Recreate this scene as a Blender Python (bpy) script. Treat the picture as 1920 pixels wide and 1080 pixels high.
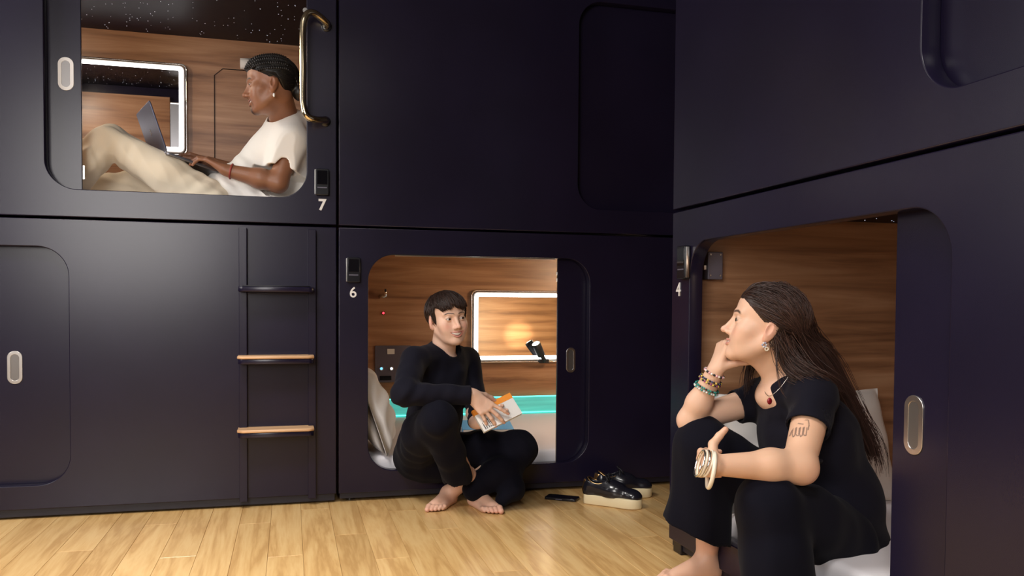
import bpy, bmesh, math, random
import numpy as np
from mathutils import Vector, Matrix

for o in list(bpy.data.objects):
    bpy.data.objects.remove(o, do_unlink=True)
SC = bpy.context.scene
COL = SC.collection

# ------------------------------------------------------------------ camera
FPX, PPY, CAMH = 1552.0, 618.7, 0.868          # focal length in pixels of a 1920 px wide frame
YAW, PITCH, ROLL = math.radians(15), math.radians(-1.76), math.radians(0.405)
_f = np.array([math.sin(YAW)*math.cos(PITCH), math.cos(YAW)*math.cos(PITCH), math.sin(PITCH)])
_r0 = np.array([math.cos(YAW), -math.sin(YAW), 0.0]); _u0 = np.cross(_r0, _f)
_r = math.cos(ROLL)*_r0 + math.sin(ROLL)*_u0
_u = -math.sin(ROLL)*_r0 + math.cos(ROLL)*_u0
CAM = np.array([0.0, 0.0, CAMH])
cam_data = bpy.data.cameras.new('camera'); cam = bpy.data.objects.new('camera', cam_data); COL.objects.link(cam)
cam_data.sensor_fit = 'HORIZONTAL'; cam_data.sensor_width = 36.0
cam_data.lens = FPX/1920*36.0; cam_data.shift_y = (PPY-540)/1920; cam_data.clip_start = 0.02
cam.matrix_world = Matrix(((_r[0], _u[0], -_f[0], CAM[0]), (_r[1], _u[1], -_f[1], CAM[1]), (_r[2], _u[2], -_f[2], CAM[2]), (0, 0, 0, 1)))
SC.camera = cam

# ------------------------------------------------------------------ world, light, exposure
W = bpy.data.worlds.new('world'); SC.world = W; W.use_nodes = True
W.node_tree.nodes['Background'].inputs[0].default_value = (0.55, 0.6, 0.8, 1)
W.node_tree.nodes['Background'].inputs[1].default_value = 0.03
SC.view_settings.view_transform = 'Standard'; SC.view_settings.look = 'None'
SC.view_settings.gamma = 1; SC.view_settings.use_curve_mapping = False
SC.view_settings.exposure = 0.0

def area(name, loc, aim, sx, sy, power, col, spread=180):
    L = bpy.data.lights.new(name, 'AREA'); L.shape = 'RECTANGLE'; L.size = sx; L.size_y = sy
    L.energy = power; L.color = col; L.spread = math.radians(spread)
    o = bpy.data.objects.new(name, L); COL.objects.link(o); o.location = loc
    d = Vector(aim)-Vector(loc); o.rotation_euler = d.to_track_quat('-Z', 'Y').to_euler()
    return o
# softbox light from two added windows and two added ceiling panels, all out of view
area('added_softbox_light', (-2.14, 2.90, 1.90), (1.3, 2.4, 1.3), 1.3, 1.4, 38, (1.0, 0.955, 0.92))
area('added_softbox_light', (-1.42, -1.13, 1.80), (-0.3, 3.2, 1.3), 1.45, 1.62, 96, (1.0, 0.955, 0.92))
area('added_panel_light', (-0.65, 2.0, 2.66), (-0.65, 2.0, 0), 0.58, 0.58, 40, (1.0, 0.96, 0.91), 115)
area('added_panel_light', (0.25, 0.35, 2.66), (0.25, 0.35, 0), 0.58, 0.58, 24, (1.0, 0.96, 0.91), 130)

# ------------------------------------------------------------------ helpers
def P(px, py, Y):
    """the world point at depth Y that the photograph shows at a pixel"""
    d = _f + _r*(px-960)/FPX - _u*(py-PPY)/FPX
    return CAM + d*(Y/d[1])
def PX(px, py, X):
    d = _f + _r*(px-960)/FPX - _u*(py-PPY)/FPX
    return CAM + d*(X/d[0])
def PZ(px, py, Z):
    d = _f + _r*(px-960)/FPX - _u*(py-PPY)/FPX
    return CAM + d*((Z-CAMH)/d[2])
def A(*v): return np.array(v, float)
def nrm(v):
    v = np.array(v, float); return v/np.linalg.norm(v)

def link(name, mesh, mat=None, parent=None, smooth=False):
    o = bpy.data.objects.new(name, mesh); COL.objects.link(o)
    if mat is not None:
        mesh.materials.clear(); mesh.materials.append(mat)
    if parent is not None: o.parent = parent
    if smooth: mesh.shade_smooth()
    return o
def thing(name, label, cat, loc=(0, 0, 0), group=None):
    o = bpy.data.objects.new(name, None); COL.objects.link(o); o.location = loc
    o.empty_display_size = 0.05
    return tag(o, label, cat, group)
def tag(o, label, cat, group=None):
    o['label'] = label; o['category'] = cat
    if group: o['group'] = group
    return o
def settle(parent):
    """keep children where they were built (world coordinates) under an empty that stands elsewhere"""
    bpy.context.view_layer.update()
    for c in parent.children:
        c.matrix_parent_inverse = Matrix.Translation(-Vector(parent.location))
def struct(o):
    o['kind'] = 'structure'; return o

def mesh_from(verts, faces, name='mesh'):
    m = bpy.data.meshes.new(name); m.from_pydata([tuple(map(float, v)) for v in verts], [], [tuple(map(int, f)) for f in faces]); m.update(); return m
def box_bm(bm, lo, hi, rot=None, org=(0, 0, 0)):
    vs = []
    for x in (lo[0], hi[0]):
        for y in (lo[1], hi[1]):
            for z in (lo[2], hi[2]):
                v = Vector((x, y, z))
                if rot is not None: v = rot @ v
                vs.append(bm.verts.new(v+Vector(org)))
    for f in ((0, 1, 3, 2), (4, 6, 7, 5), (0, 4, 5, 1), (2, 3, 7, 6), (0, 2, 6, 4), (1, 5, 7, 3)):
        bm.faces.new([vs[i] for i in f])
def box(name, lo, hi, mat, parent=None, bev=0.0, seg=2, rot=None, org=(0, 0, 0)):
    bm = bmesh.new(); box_bm(bm, lo, hi, rot, org)
    bmesh.ops.recalc_face_normals(bm, faces=bm.faces)
    if bev > 0:
        bmesh.ops.bevel(bm, geom=list(bm.edges), offset=bev, segments=seg, profile=0.5, affect='EDGES')
    m = bpy.data.meshes.new(name); bm.to_mesh(m); bm.free()
    return link(name, m, mat, parent, smooth=False)
def frame_rot(x, y, z):
    """matrix whose columns are the given axes"""
    return Matrix(((x[0], y[0], z[0]), (x[1], y[1], z[1]), (x[2], y[2], z[2])))

def rrect(x0, x1, z0, z1, r, n=10, corners=(1, 1, 1, 1)):
    """rounded rectangle outline, counter-clockwise; corners: bottom-left, bottom-right, top-right, top-left"""
    pts = []
    for (cx, cz, a0, on) in ((x0, z0, 180, corners[0]), (x1, z0, 270, corners[1]), (x1, z1, 0, corners[2]), (x0, z1, 90, corners[3])):
        if not on or r <= 0: pts.append((cx, cz)); continue
        ccx = cx + (r if cx == x0 else -r); ccz = cz + (r if cz == z0 else -r)
        for i in range(n+1):
            a = math.radians(a0+90*i/n); pts.append((ccx+r*math.cos(a), ccz+r*math.sin(a)))
    return pts
def plate(name, loops, thick, mat, parent, to_world, bev=0.002):
    """flat plate with holes: outline loops in 2D, extruded by thick away from the viewer; to_world maps (u, v, w) to the world, w = depth"""
    cu = bpy.data.curves.new('outline', 'CURVE'); cu.dimensions = '2D'; cu.fill_mode = 'BOTH'
    cu.extrude = max(thick/2-bev, 1e-5); cu.bevel_depth = bev; cu.bevel_resolution = 1; cu.offset = -bev
    for L in loops:
        s = cu.splines.new('POLY'); s.points.add(len(L)-1); s.use_cyclic_u = True
        for p, (u, v) in zip(s.points, L): p.co = (u, v, 0, 1)
    t = bpy.data.objects.new('outline', cu); COL.objects.link(t)
    bpy.context.view_layer.update()
    m = bpy.data.meshes.new_from_object(t.evaluated_get(bpy.context.evaluated_depsgraph_get()))
    bpy.data.objects.remove(t); bpy.data.curves.remove(cu)
    for v in m.vertices:
        v.co = Vector(to_world(v.co.x, v.co.y, thick/2-v.co.z))
    bm = bmesh.new(); bm.from_mesh(m); bmesh.ops.remove_doubles(bm, verts=bm.verts, dist=1e-5)
    bmesh.ops.recalc_face_normals(bm, faces=bm.faces); bm.to_mesh(m); bm.free()
    m.name = name
    return link(name, m, mat, parent)
def catmull(pts, n):
    p = np.array(pts, float); p = np.vstack([2*p[0]-p[1], p, 2*p[-1]-p[-2]]); out = []
    for i in range(1, len(p)-2):
        for t in np.linspace(0, 1, n, endpoint=False):
            out.append(0.5*((2*p[i])+(-p[i-1]+p[i+1])*t+(2*p[i-1]-5*p[i]+4*p[i+1]-p[i+2])*t*t+(-p[i-1]+3*p[i]-3*p[i+1]+p[i+2])*t**3))
    out.append(p[-2]); return np.array(out)
def tube_arrays(pts, rad, sides=8, cap=True, closed=False):
    pts = np.array(pts, float); n = len(pts); rad = np.broadcast_to(np.array(rad, float), (n,))
    if closed: tan = np.roll(pts, -1, 0)-np.roll(pts, 1, 0)
    else: tan = np.gradient(pts, axis=0)
    tan /= np.linalg.norm(tan, axis=1)[:, None]+1e-12
    ref = A(0, 0, 1) if abs(tan[0][2]) < 0.9 else A(1, 0, 0)
    u = np.cross(tan[0], ref); u /= np.linalg.norm(u); V = []; us = []
    for i in range(n):
        u = u-tan[i]*(u@tan[i]); u /= np.linalg.norm(u); w = np.cross(tan[i], u)
        for j in range(sides):
            a = 2*math.pi*j/sides; V.append(pts[i]+rad[i]*(u*math.cos(a)+w*math.sin(a)))
    F = []
    for i in range(n if closed else n-1):
        b = (i+1) % n
        for j in range(sides):
            F.append((i*sides+j, i*sides+(j+1) % sides, b*sides+(j+1) % sides, b*sides+j))
    if cap and not closed:
        F.append(tuple(range(sides))[::-1]); F.append(tuple((n-1)*sides+j for j in range(sides)))
    return V, F
def tube(name, pts, rad, mat, parent=None, sides=10, closed=False):
    V, F = tube_arrays(pts, rad, sides, closed=closed)
    return link(name, mesh_from(V, F, name), mat, parent, smooth=True)
def lathe_arrays(prof, org, axis, sides=24):
    axis = nrm(axis); ref = A(0, 0, 1) if abs(axis[2]) < .9 else A(1, 0, 0)
    u = nrm(np.cross(axis, ref)); w = np.cross(axis, u); V = []; F = []
    for (r, h) in prof:
        for j in range(sides):
            a = 2*math.pi*j/sides; V.append(np.array(org)+axis*h+r*(u*math.cos(a)+w*math.sin(a)))
    for i in range(len(prof)-1):
        for j in range(sides):
            F.append((i*sides+j, i*sides+(j+1) % sides, (i+1)*sides+(j+1) % sides, (i+1)*sides+j))
    F.append(tuple(range(sides))[::-1]); F.append(tuple((len(prof)-1)*sides+j for j in range(sides)))
    return V, F
def lathe(name, prof, org, axis, mat, parent=None, sides=24):
    V, F = lathe_arrays(prof, org, axis, sides)
    o = link(name, mesh_from(V, F, name), mat, parent, smooth=True)
    m = o.modifiers.new('edge', 'EDGE_SPLIT'); m.split_angle = math.radians(40)
    return o
def text(name, body, size, mat, parent, origin, ux, uy, depth=0.0015, bold=0.0):
    cu = bpy.data.curves.new('txt', 'FONT'); cu.body = body; cu.size = size; cu.extrude = depth; cu.offset = bold
    cu.align_x = 'CENTER'; cu.align_y = 'CENTER'
    t = bpy.data.objects.new('txt', cu); COL.objects.link(t); bpy.context.view_layer.update()
    m = bpy.data.meshes.new_from_object(t.evaluated_get(bpy.context.evaluated_depsgraph_get()))
    bpy.data.objects.remove(t); bpy.data.curves.remove(cu)
    ux = nrm(ux); uy = nrm(uy); uz = np.cross(ux, uy)
    for v in m.vertices: v.co = Vector(np.array(origin)+ux*v.co.x+uy*v.co.y+uz*v.co.z)
    m.name = name
    return link(name, m, mat, parent)

# ------------------------------------------------------------------ materials
def mat(name, col=(0.5, 0.5, 0.5), rough=0.5, metal=0.0, spec=0.5, emit=None, estr=0.0, sss=0.0, attr=None, coat=0.0,
        noise=0.0, nscale=8.0, bump=0.0, bscale=60.0, stretch=(1, 1, 1), sheen=0.0):
    m = bpy.data.materials.new(name); m.use_nodes = True; nt = m.node_tree; b = nt.nodes['Principled BSDF']
    b.inputs['Base Color'].default_value = (*col, 1); b.inputs['Roughness'].default_value = rough
    b.inputs['Metallic'].default_value = metal; b.inputs['Specular IOR Level'].default_value = spec
    b.inputs['Coat Weight'].default_value = coat; b.inputs['Sheen Weight'].default_value = sheen
    if emit: b.inputs['Emission Color'].default_value = (*emit, 1); b.inputs['Emission Strength'].default_value = estr
    if sss:
        b.inputs['Subsurface Weight'].default_value = sss; b.inputs['Subsurface Radius'].default_value = (1, .35, .2)
        b.inputs['Subsurface Scale'].default_value = 0.006
    N = nt.nodes.new; Lk = nt.links.new
    src = None
    if attr:
        a = N('ShaderNodeVertexColor'); a.layer_name = attr; src = a.outputs[0]
    if noise or bump:
        tc = N('ShaderNodeTexCoord'); mp = N('ShaderNodeMapping'); mp.inputs['Scale'].default_value = stretch
        Lk(tc.outputs['Object'], mp.inputs['Vector'])
    if noise:
        n = N('ShaderNodeTexNoise'); n.inputs['Scale'].default_value = nscale; n.inputs['Detail'].default_value = 4
        Lk(mp.outputs[0], n.inputs['Vector'])
        mr = N('ShaderNodeMapRange'); mr.inputs[1].default_value = .3; mr.inputs[2].default_value = .7
        mr.inputs[3].default_value = 1-noise; mr.inputs[4].default_value = 1+noise
        Lk(n.outputs[0], mr.inputs[0])
        mx = N('ShaderNodeMix'); mx.data_type = 'RGBA'; mx.blend_type = 'MULTIPLY'; mx.inputs[0].default_value = 1
        if src: Lk(src, mx.inputs[6])
        else: mx.inputs[6].default_value = (*col, 1)
        Lk(mr.outputs[0], mx.inputs[7]); src = mx.outputs[2]
    if src: Lk(src, b.inputs['Base Color'])
    if bump:
        n = N('ShaderNodeTexNoise'); n.inputs['Scale'].default_value = bscale; n.inputs['Detail'].default_value = 3
        Lk(mp.outputs[0], n.inputs['Vector'])
        bp = N('ShaderNodeBump'); bp.inputs['Strength'].default_value = bump; bp.inputs['Distance'].default_value = 0.002
        Lk(n.outputs[0], bp.inputs['Height']); Lk(bp.outputs[0], b.inputs['Normal'])
    return m
def wood(name, c0, c1, c2, stretch, rough=0.4, scale=3.0, per_object=False, rings=0.0, spec=0.5):
    m = bpy.data.materials.new(name); m.use_nodes = True; nt = m.node_tree; b = nt.nodes['Principled BSDF']
    N = nt.nodes.new; Lk = nt.links.new
    b.inputs['Roughness'].default_value = rough; b.inputs['Specular IOR Level'].default_value = spec
    tc = N('ShaderNodeTexCoord'); mp = N('ShaderNodeMapping'); mp.inputs['Scale'].default_value = stretch
    Lk(tc.outputs['Object'], mp.inputs['Vector'])
    vec = mp.outputs[0]
    if per_object:
        oi = N('ShaderNodeObjectInfo'); ad = N('ShaderNodeVectorMath'); ad.operation = 'MULTIPLY_ADD'
        Lk(oi.outputs['Random'], ad.inputs[0]); ad.inputs[1].default_value = (37, 71, 13); Lk(vec, ad.inputs[2]); vec = ad.outputs[0]
    n = N('ShaderNodeTexNoise'); n.inputs['Scale'].default_value = scale; n.inputs['Detail'].default_value = 5; n.inputs['Roughness'].default_value = .6
    n.inputs['Distortion'].default_value = .4; Lk(vec, n.inputs['Vector'])
    f = n.outputs[0]
    if rings:
        w = N('ShaderNodeMath'); w.operation = 'MULTIPLY'; w.inputs[1].default_value = rings; Lk(f, w.inputs[0])
        fr = N('ShaderNodeMath'); fr.operation = 'PINGPONG'; fr.inputs[1].default_value = 1.0; Lk(w.outputs[0], fr.inputs[0])
        n2 = N('ShaderNodeTexNoise'); n2.inputs['Scale'].default_value = scale*6; n2.inputs['Detail'].default_value = 4; Lk(vec, n2.inputs['Vector'])
        mm = N('ShaderNodeMix'); mm.inputs[0].default_value = .55; Lk(fr.outputs[0], mm.inputs[2]); Lk(n2.outputs[0], mm.inputs[3]); f = mm.outputs[0]
    r = N('ShaderNodeValToRGB'); r.color_ramp.elements[0].position = .28; r.color_ramp.elements[1].position = .74
    r.color_ramp.elements[0].color = (*c0, 1); r.color_ramp.elements[1].color = (*c2, 1)
    e = r.color_ramp.elements.new(.5); e.color = (*c1, 1)
    Lk(f, r.inputs[0]); out = r.outputs[0]
    if per_object:
        mr = N('ShaderNodeMapRange'); mr.inputs[3].default_value = .93; mr.inputs[4].default_value = 1.05; Lk(oi.outputs['Random'], mr.inputs[0])
        mx = N('ShaderNodeMix'); mx.data_type = 'RGBA'; mx.blend_type = 'MULTIPLY'; mx.inputs[0].default_value = 1
        Lk(out, mx.inputs[6]); Lk(mr.outputs[0], mx.inputs[7]); out = mx.outputs[2]
    Lk(out, b.inputs['Base Color'])
    return m

M = {}
M['paint'] = mat('dark_paint', (0.0095, 0.0072, 0.0205), 0.26, spec=.38, noise=.12, nscale=3, bump=.03, bscale=300)
M['paint_edge'] = mat('dark_edge', (0.007, 0.006, 0.014), 0.5)
M['black'] = mat('black_plastic', (0.006, 0.006, 0.009), 0.25)
M['matt_black'] = mat('matt_black', (0.01, 0.01, 0.013), 0.55)
M['glass_black'] = mat('black_glass', (0.004, 0.004, 0.006), 0.06)
M['walnut'] = wood('walnut_laminate', (0.13, 0.056, 0.027), (0.33, 0.165, 0.082), (0.48, 0.28, 0.16), (0.55, 0.55, 8), 0.38, 2.0)
M['floor'] = wood('oak_laminate', (0.55, 0.32, 0.12), (0.66, 0.41, 0.165), (0.72, 0.47, 0.205), (7, 0.55, 7), 0.27, 1.3, per_object=True, rings=9)
M['plywood'] = wood('birch_tread', (0.45, 0.25, 0.12), (0.60, 0.36, 0.19), (0.68, 0.44, 0.26), (1, 12, 12), 0.45, 3)
M['starboard'] = mat('star_ceiling', (0.005, 0.0035, 0.010), 0.45, spec=.15)
M['star'] = mat('star_light', (1, 1, 1), emit=(.8, .85, 1), estr=1.6)
M['led'] = mat('led_strip', (1, 1, 1), emit=(1.0, .98, 1.0), estr=7.0)
M['teal_led'] = mat('teal_led', (0.1, .6, .55), emit=(.10, .70, .60), estr=2.6)
M['steel'] = mat('satin_steel', (0.62, 0.6, 0.58), 0.28, metal=1)
M['cup'] = mat('pull_cup', (0.20, 0.19, 0.185), 0.35, metal=.8)
M['chrome'] = mat('chrome', (0.8, 0.78, 0.74), 0.08, metal=1)
M['brass'] = mat('pale_brass_chrome', (0.72, 0.62, 0.42), 0.12, metal=1)
M['mirror'] = mat('mirror_glass', (0.86, 0.86, 0.88), 0.015, metal=1)
M['white'] = mat('white_plastic', (0.75, 0.74, 0.73), 0.4)
M['number'] = mat('number_white', (0.72, 0.7, 0.68), 0.5)
M['grey_box'] = mat('grey_metal', (0.13, 0.12, 0.16), 0.4, metal=.3)
M['sheet'] = mat('white_sheet', (0.72, 0.70, 0.74), 0.8, bump=.15, bscale=30)
M['pillow'] = mat('white_pillow', (0.78, 0.75, 0.73), 0.8, bump=.2, bscale=25)
M['wall'] = mat('dark_wall', (0.05, 0.04, 0.045), 0.7, noise=.1)
M['ceil'] = mat('ceiling_paint', (0.05, 0.045, 0.05), 0.8, noise=.05)
# ================================================================== room shell
YA, XB, SEAM = 3.649, 1.304, 1.2            # front plane of the back bank, front plane of the right bank, height of one pod
ROOM = dict(x0=-2.2, x1=2.45, y0=-1.2, y1=5.20, h=2.72)
def slab(name, lo, hi, m): return struct(box(name, lo, hi, m))
R_ = ROOM
floor = slab('floor', (R_['x0'], R_['y0'], -0.06), (R_['x1'], R_['y1'], -0.012), M['paint_edge'])
slab('ceiling', (R_['x0'], R_['y0'], R_['h']), (R_['x1'], R_['y1'], R_['h']+.05), M['ceil'])
slab('wall_back', (R_['x0'], R_['y1'], -0.06), (R_['x1'], R_['y1']+.05, R_['h']), M['wall'])
slab('wall_right', (R_['x1'], R_['y0'], -0.06), (R_['x1']+.05, R_['y1'], R_['h']), M['wall'])
ly0, ly1, lz0, lz1 = 2.23, 3.57, 1.18, 2.62; lm_ = (ly0+ly1)/2
struct(plate('wall_left', [[(R_['y0'], -.06), (R_['y1'], -.06), (R_['y1'], R_['h']), (R_['y0'], R_['h'])], [(ly0, lz0), (ly1, lz0), (ly1, lz1), (ly0, lz1)]],
      .05, M['wall'], None, lambda u, v, w: (R_['x0']-w, u, v), 0.0))
# wall behind the viewer, cut open for an added window
wx0, wx1, wz0, wz1 = -2.16, -.68, .97, 2.63; wm = (wx0+wx1)/2
struct(plate('wall_front', [[(R_['x0'], -.06), (R_['x1'], -.06), (R_['x1'], R_['h']), (R_['x0'], R_['h'])], [(wx0, wz0), (wx1, wz0), (wx1, wz1), (wx0, wz1)]],
      .05, M['wall'], None, lambda u, v, w: (u, R_['y0']-w, v), 0.0))
win = bpy.data.objects.new('added_window_1', None); COL.objects.link(win); struct(win)  # made-up window behind the viewer, stands in for a softbox
M['added_winframe'] = mat('added_window_frame', (0.4, 0.4, 0.42), 0.5)
plate('added_window_frame', [[(wx0, wz0), (wx1, wz0), (wx1, wz1), (wx0, wz1)], [(wx0+.05, wz0+.05), (wm-.02, wz0+.05), (wm-.02, wz1-.05), (wx0+.05, wz1-.05)],
      [(wm+.02, wz0+.05), (wx1-.05, wz0+.05), (wx1-.05, wz1-.05), (wm+.02, wz1-.05)]], .04, M['added_winframe'], win, lambda u, v, w: (u, R_['y0']-w, v), 0.002)
win2 = bpy.data.objects.new('added_window_2', None); COL.objects.link(win2); struct(win2)  # second made-up window, unseen, for softbox light from the left
plate('added_window_frame', [[(ly0, lz0), (ly1, lz0), (ly1, lz1), (ly0, lz1)], [(ly0+.05, lz0+.05), (lm_-.02, lz0+.05), (lm_-.02, lz1-.05), (ly0+.05, lz1-.05)],
      [(lm_+.02, lz0+.05), (ly1-.05, lz0+.05), (ly1-.05, lz1-.05), (lm_+.02, lz1-.05)]], .04, M['added_winframe'], win2, lambda u, v, w: (R_['x0']-w, u, v), 0.002)
# floor planks, laid along the room; every plank is a piece of the floor
PW, PL = 0.118, 1.22
pm = box('plank', (-PW/2+.0004, -PL/2+.0004, -.012), (PW/2-.0004, PL/2-.0004, 0), M['floor'], floor, bev=.0009, seg=1)
rnd = random.Random(5); first = True
nx = int((R_['x1']-R_['x0'])/PW)
for i in range(nx):
    off = (i*0.37 % 1)*PL + rnd.uniform(-.1, .1)
    y = R_['y0']-off
    while y < R_['y1']:
        a, b_ = max(y, R_['y0']), min(y+PL, R_['y1'])
        if b_-a > 0.08:
            o = pm if first else pm.copy()
            if not first: COL.objects.link(o); o.parent = floor
            first = False
            o.location = (R_['x0']+PW*(i+.5), (a+b_)/2, 0); o.scale = (1, (b_-a)/PL, 1)
        y += PL
# made-up ceiling panels out of view, standing in for a softbox
for (x, y, lab) in ((-.65, 2.0, 'added square light panel above the ladder side of the room, out of view'), (.25, .35, 'added square light panel behind the viewer, out of view')):
    t = thing('added_ceiling_light', lab, 'ceiling light', (x, y, R_['h']-.03), 'added light panels')
    plate('frame', [rrect(-.33, .33, -.33, .33, .02, 4), rrect(-.3, .3, -.3, .3, .01, 4)], .03, M['white'], t, lambda u, v, w: (u, v, w), .002)
    box('diffuser', (-.3, -.3, .012), (.3, .3, .02), mat('diffuser', (.9, .9, .9), .6, emit=(1, .97, .93), estr=3.0), t)

# ================================================================== pods
def maps(front, flip):
    if front == 'A': return lambda u, v, w: (u, YA+w, v)          # u = X, w = into the pod (+Y)
    return lambda u, v, w: (XB+w, u, v)                            # u = Y, w = into the pod (+X)
rs = random.Random(11)
DEPTH = {'A': 1.38, 'B': 1.0}
def pod(label, bank, u0, u1, z0, z1, op, door, rt=.035, stars=420):
    """one capsule: op = (u0, u1, z0, z1) opening, door = (u0, u1) span of the sliding door behind the front panel"""
    mp = maps(bank, 0); dep = DEPTH[bank]
    t = thing('sleeping_pod', label, 'sleeping pod', mp((u0+u1)/2, z0, .5), 'dark sleeping pods')
    g = .005
    o4 = rrect(*op, .115, 12)
    plate('front_panel', [[(u0+g, z0+g), (u1-g, z0+g), (u1-g, z1-g), (u0+g, z1-g)], o4], .05, M['paint'], t, mp, .003)
    plate('back_panel', [[(u0+g, z0+g), (u1-g, z0+g), (u1-g, z1-g), (u0+g, z1-g)]], .02, M['walnut'], t, lambda u, v, w: mp(u, v, w+dep), 0)
    def bx(name, a, b, m, bev=0):
        p, q = mp(*a), mp(*b); lo = [min(p[i], q[i]) for i in range(3)]; hi = [max(p[i], q[i]) for i in range(3)]
        return box(name, lo, hi, m, t, bev)
    bx('end_panel', (u0+g, z0+g, .05), (u0+g+.018, z1-g, dep), M['walnut'])
    bx('end_panel', (u1-g-.018, z0+g, .05), (u1-g, z1-g, dep), M['walnut'])
    bx('roof_panel', (u0+g+.018, z1-rt, .05), (u1-g-.018, z1-rt+.012, dep), M['starboard'])
    if rt > .03: bx('roof_top', (u0+g+.018, z1-.02, .05), (u1-g-.018, z1-g, dep), M['paint'])
    bx('bed_base', (u0+g+.018, z0+.02, .05), (u1-g-.018, z0+.07, dep), M['matt_black'])
    # stars in the ceiling
    V = []; F = []
    for k in range(stars):
        u = rs.uniform(u0+.06, u1-.06); w = rs.uniform(.08, dep-.03); r = rs.choice((.0012, .0016, .0022)); zz = z1-rt-.0005; n = len(V)
        for j in range(6):
            a = j*math.pi/3; V.append(mp(u+r*math.cos(a), zz, w+r*math.sin(a)))
        V.append(mp(u, zz-.0008, w))
        for j in range(6): F.append((n+j, n+(j+1) % 6, n+6))
    st = link('star_lights', mesh_from(V, F, 'star_lights'), M['star'], t); st['kind'] = 'stuff'
    # sliding door: painted outside, walnut inside, with a flush pull
    d0, d1 = door
    dr = plate('sliding_door', [[(d0, op[2]-.03), (d1, op[2]-.03), (d1, op[3]+.03), (d0, op[3]+.03)]], .012, M['paint'], t, lambda u, v, w: mp(u, v, w+.053), .0015)
    plate('door_lining', [[(d0+.002, op[2]-.028), (d1-.002, op[2]-.028), (d1-.002, op[3]+.028), (d0+.002, op[3]+.028)]], .008, M['walnut'], dr, lambda u, v, w: mp(u, v, w+.0652), 0)
    t['mp'] = 0
    return t, mp, dr
def pull(dr, mp, u, v, w0, hgt=.094, wid=.036, m='steel', name='recessed_pull'):
    """oval flush pull: ring plate with a sunken cup"""
    ring = plate(name, [rrect(u-wid/2, u+wid/2, v-hgt/2, v+hgt/2, wid/2-.0005, 10), rrect(u-wid*.27, u+wid*.27, v-hgt/2+wid*.24, v+hgt/2-wid*.24, wid*.265, 10)], .004, M[m], dr, lambda a, b, c: mp(a, b, w0-.003+c), .001)
    plate('pull_cup', [rrect(u-wid*.29, u+wid*.29, v-hgt/2+wid*.22, v+hgt/2-wid*.22, wid*.285, 10)], .002, M['cup'], dr, lambda a, b, c: mp(a, b, w0-.0012+c), 0)
    return ring
XS = 0.197                                   # seam between the left and right pods of the back bank
pods = {}
# back bank
p7, mA, d7 = pod('open upper pod marked 7, a man with a laptop inside', 'A', -2.0, XS, SEAM, 2.4, (-.935, .068, 1.315, 2.275), (-1.76, -.813))
pL, _, dL = pod('closed lower pod behind the ladder, below pod 7', 'A', -2.0, XS, 0.035, SEAM, (-1.88, -.854, .135, 1.085), (-1.90, -.83))
p6, _, d6 = pod('open lower pod marked 6 with a teal light strip inside', 'A', XS, 2.40, 0.035, SEAM, (.328, 1.352, .132, 1.083), (1.213, 2.2))
pU, _, dU = pod('closed upper pod right above pod 6', 'A', XS, 2.40, SEAM, 2.4, (1.29, 2.28, 1.315, 2.275), (1.25, 2.32))
# right bank
p4, mB, d4 = pod('open lower pod marked 4 in the right-hand bank', 'B', 0.50, 2.69, 0.035, SEAM, (1.405, 2.553, .137, 1.083), (0.58, 1.627), .014, 150)
p3, _, d3 = pod('closed upper pod in the right-hand bank above pod 4', 'B', 0.50, 2.69, SEAM, 2.4, (.48+.1, 1.502, 1.315, 2.275), (.56, 1.54))
DW = .053
pull(d7, mA, P(117, 138, YA)[0], P(117, 138, YA+DW)[2], DW, .132, .058, 'white')
pull(dL, mA, P(28, 689, YA+DW)[0], P(28, 689, YA+DW)[2], DW, .132, .055)
pull(d6, mA, P(1070, 675, YA+DW)[0], P(1070, 675, YA+DW)[2], DW, .118, .045)
pull(d4, mB, PX(1714, 797, XB+DW)[1], PX(1714, 797, XB+DW)[2], DW, .135, .058)
# inside pull of door 6 (seen in the mirror)
pull(d6, lambda a, b, c: (a, YA+.0732+.004-(c-0)+.0, b), P(1070, 675, YA+DW)[0]+.0, P(1070, 675, YA+DW)[2], 0.0, .118, .045)

# added light hidden at the far end of the pods to brighten their insides
def added_pod_lamp(t, x, y, z, sx, sy, aim, power, col):
    lm = box('added_pod_light', (x-sx/2, y-sy/2, z-.012), (x+sx/2, y+sy/2, z), M['white'], t, .003)
    box('added_pod_lens', (x-sx/2+.008, y-sy/2+.008, z-.014), (x+sx/2-.008, y+sy/2-.008, z-.0115), mat('added_pod_glow', col, emit=col, estr=4.0), lm)
    area('added_pod_lamp', (x, y, z-.03), aim, sx, sy, power, col)
added_pod_lamp(p7, -1.45, 4.25, 2.362, .20, .20, (-.5, 4.3, 1.5), 13, (1.0, .84, .66))
added_pod_lamp(p6, 1.95, 4.25, 1.162, .20, .20, (.9, 4.85, .55), 12, (1.0, .72, .46))
added_pod_lamp(p4, 1.85, 0.95, 1.184, .20, .20, (1.9, 2.2, .5), 3, (1.0, .72, .52))
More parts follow.
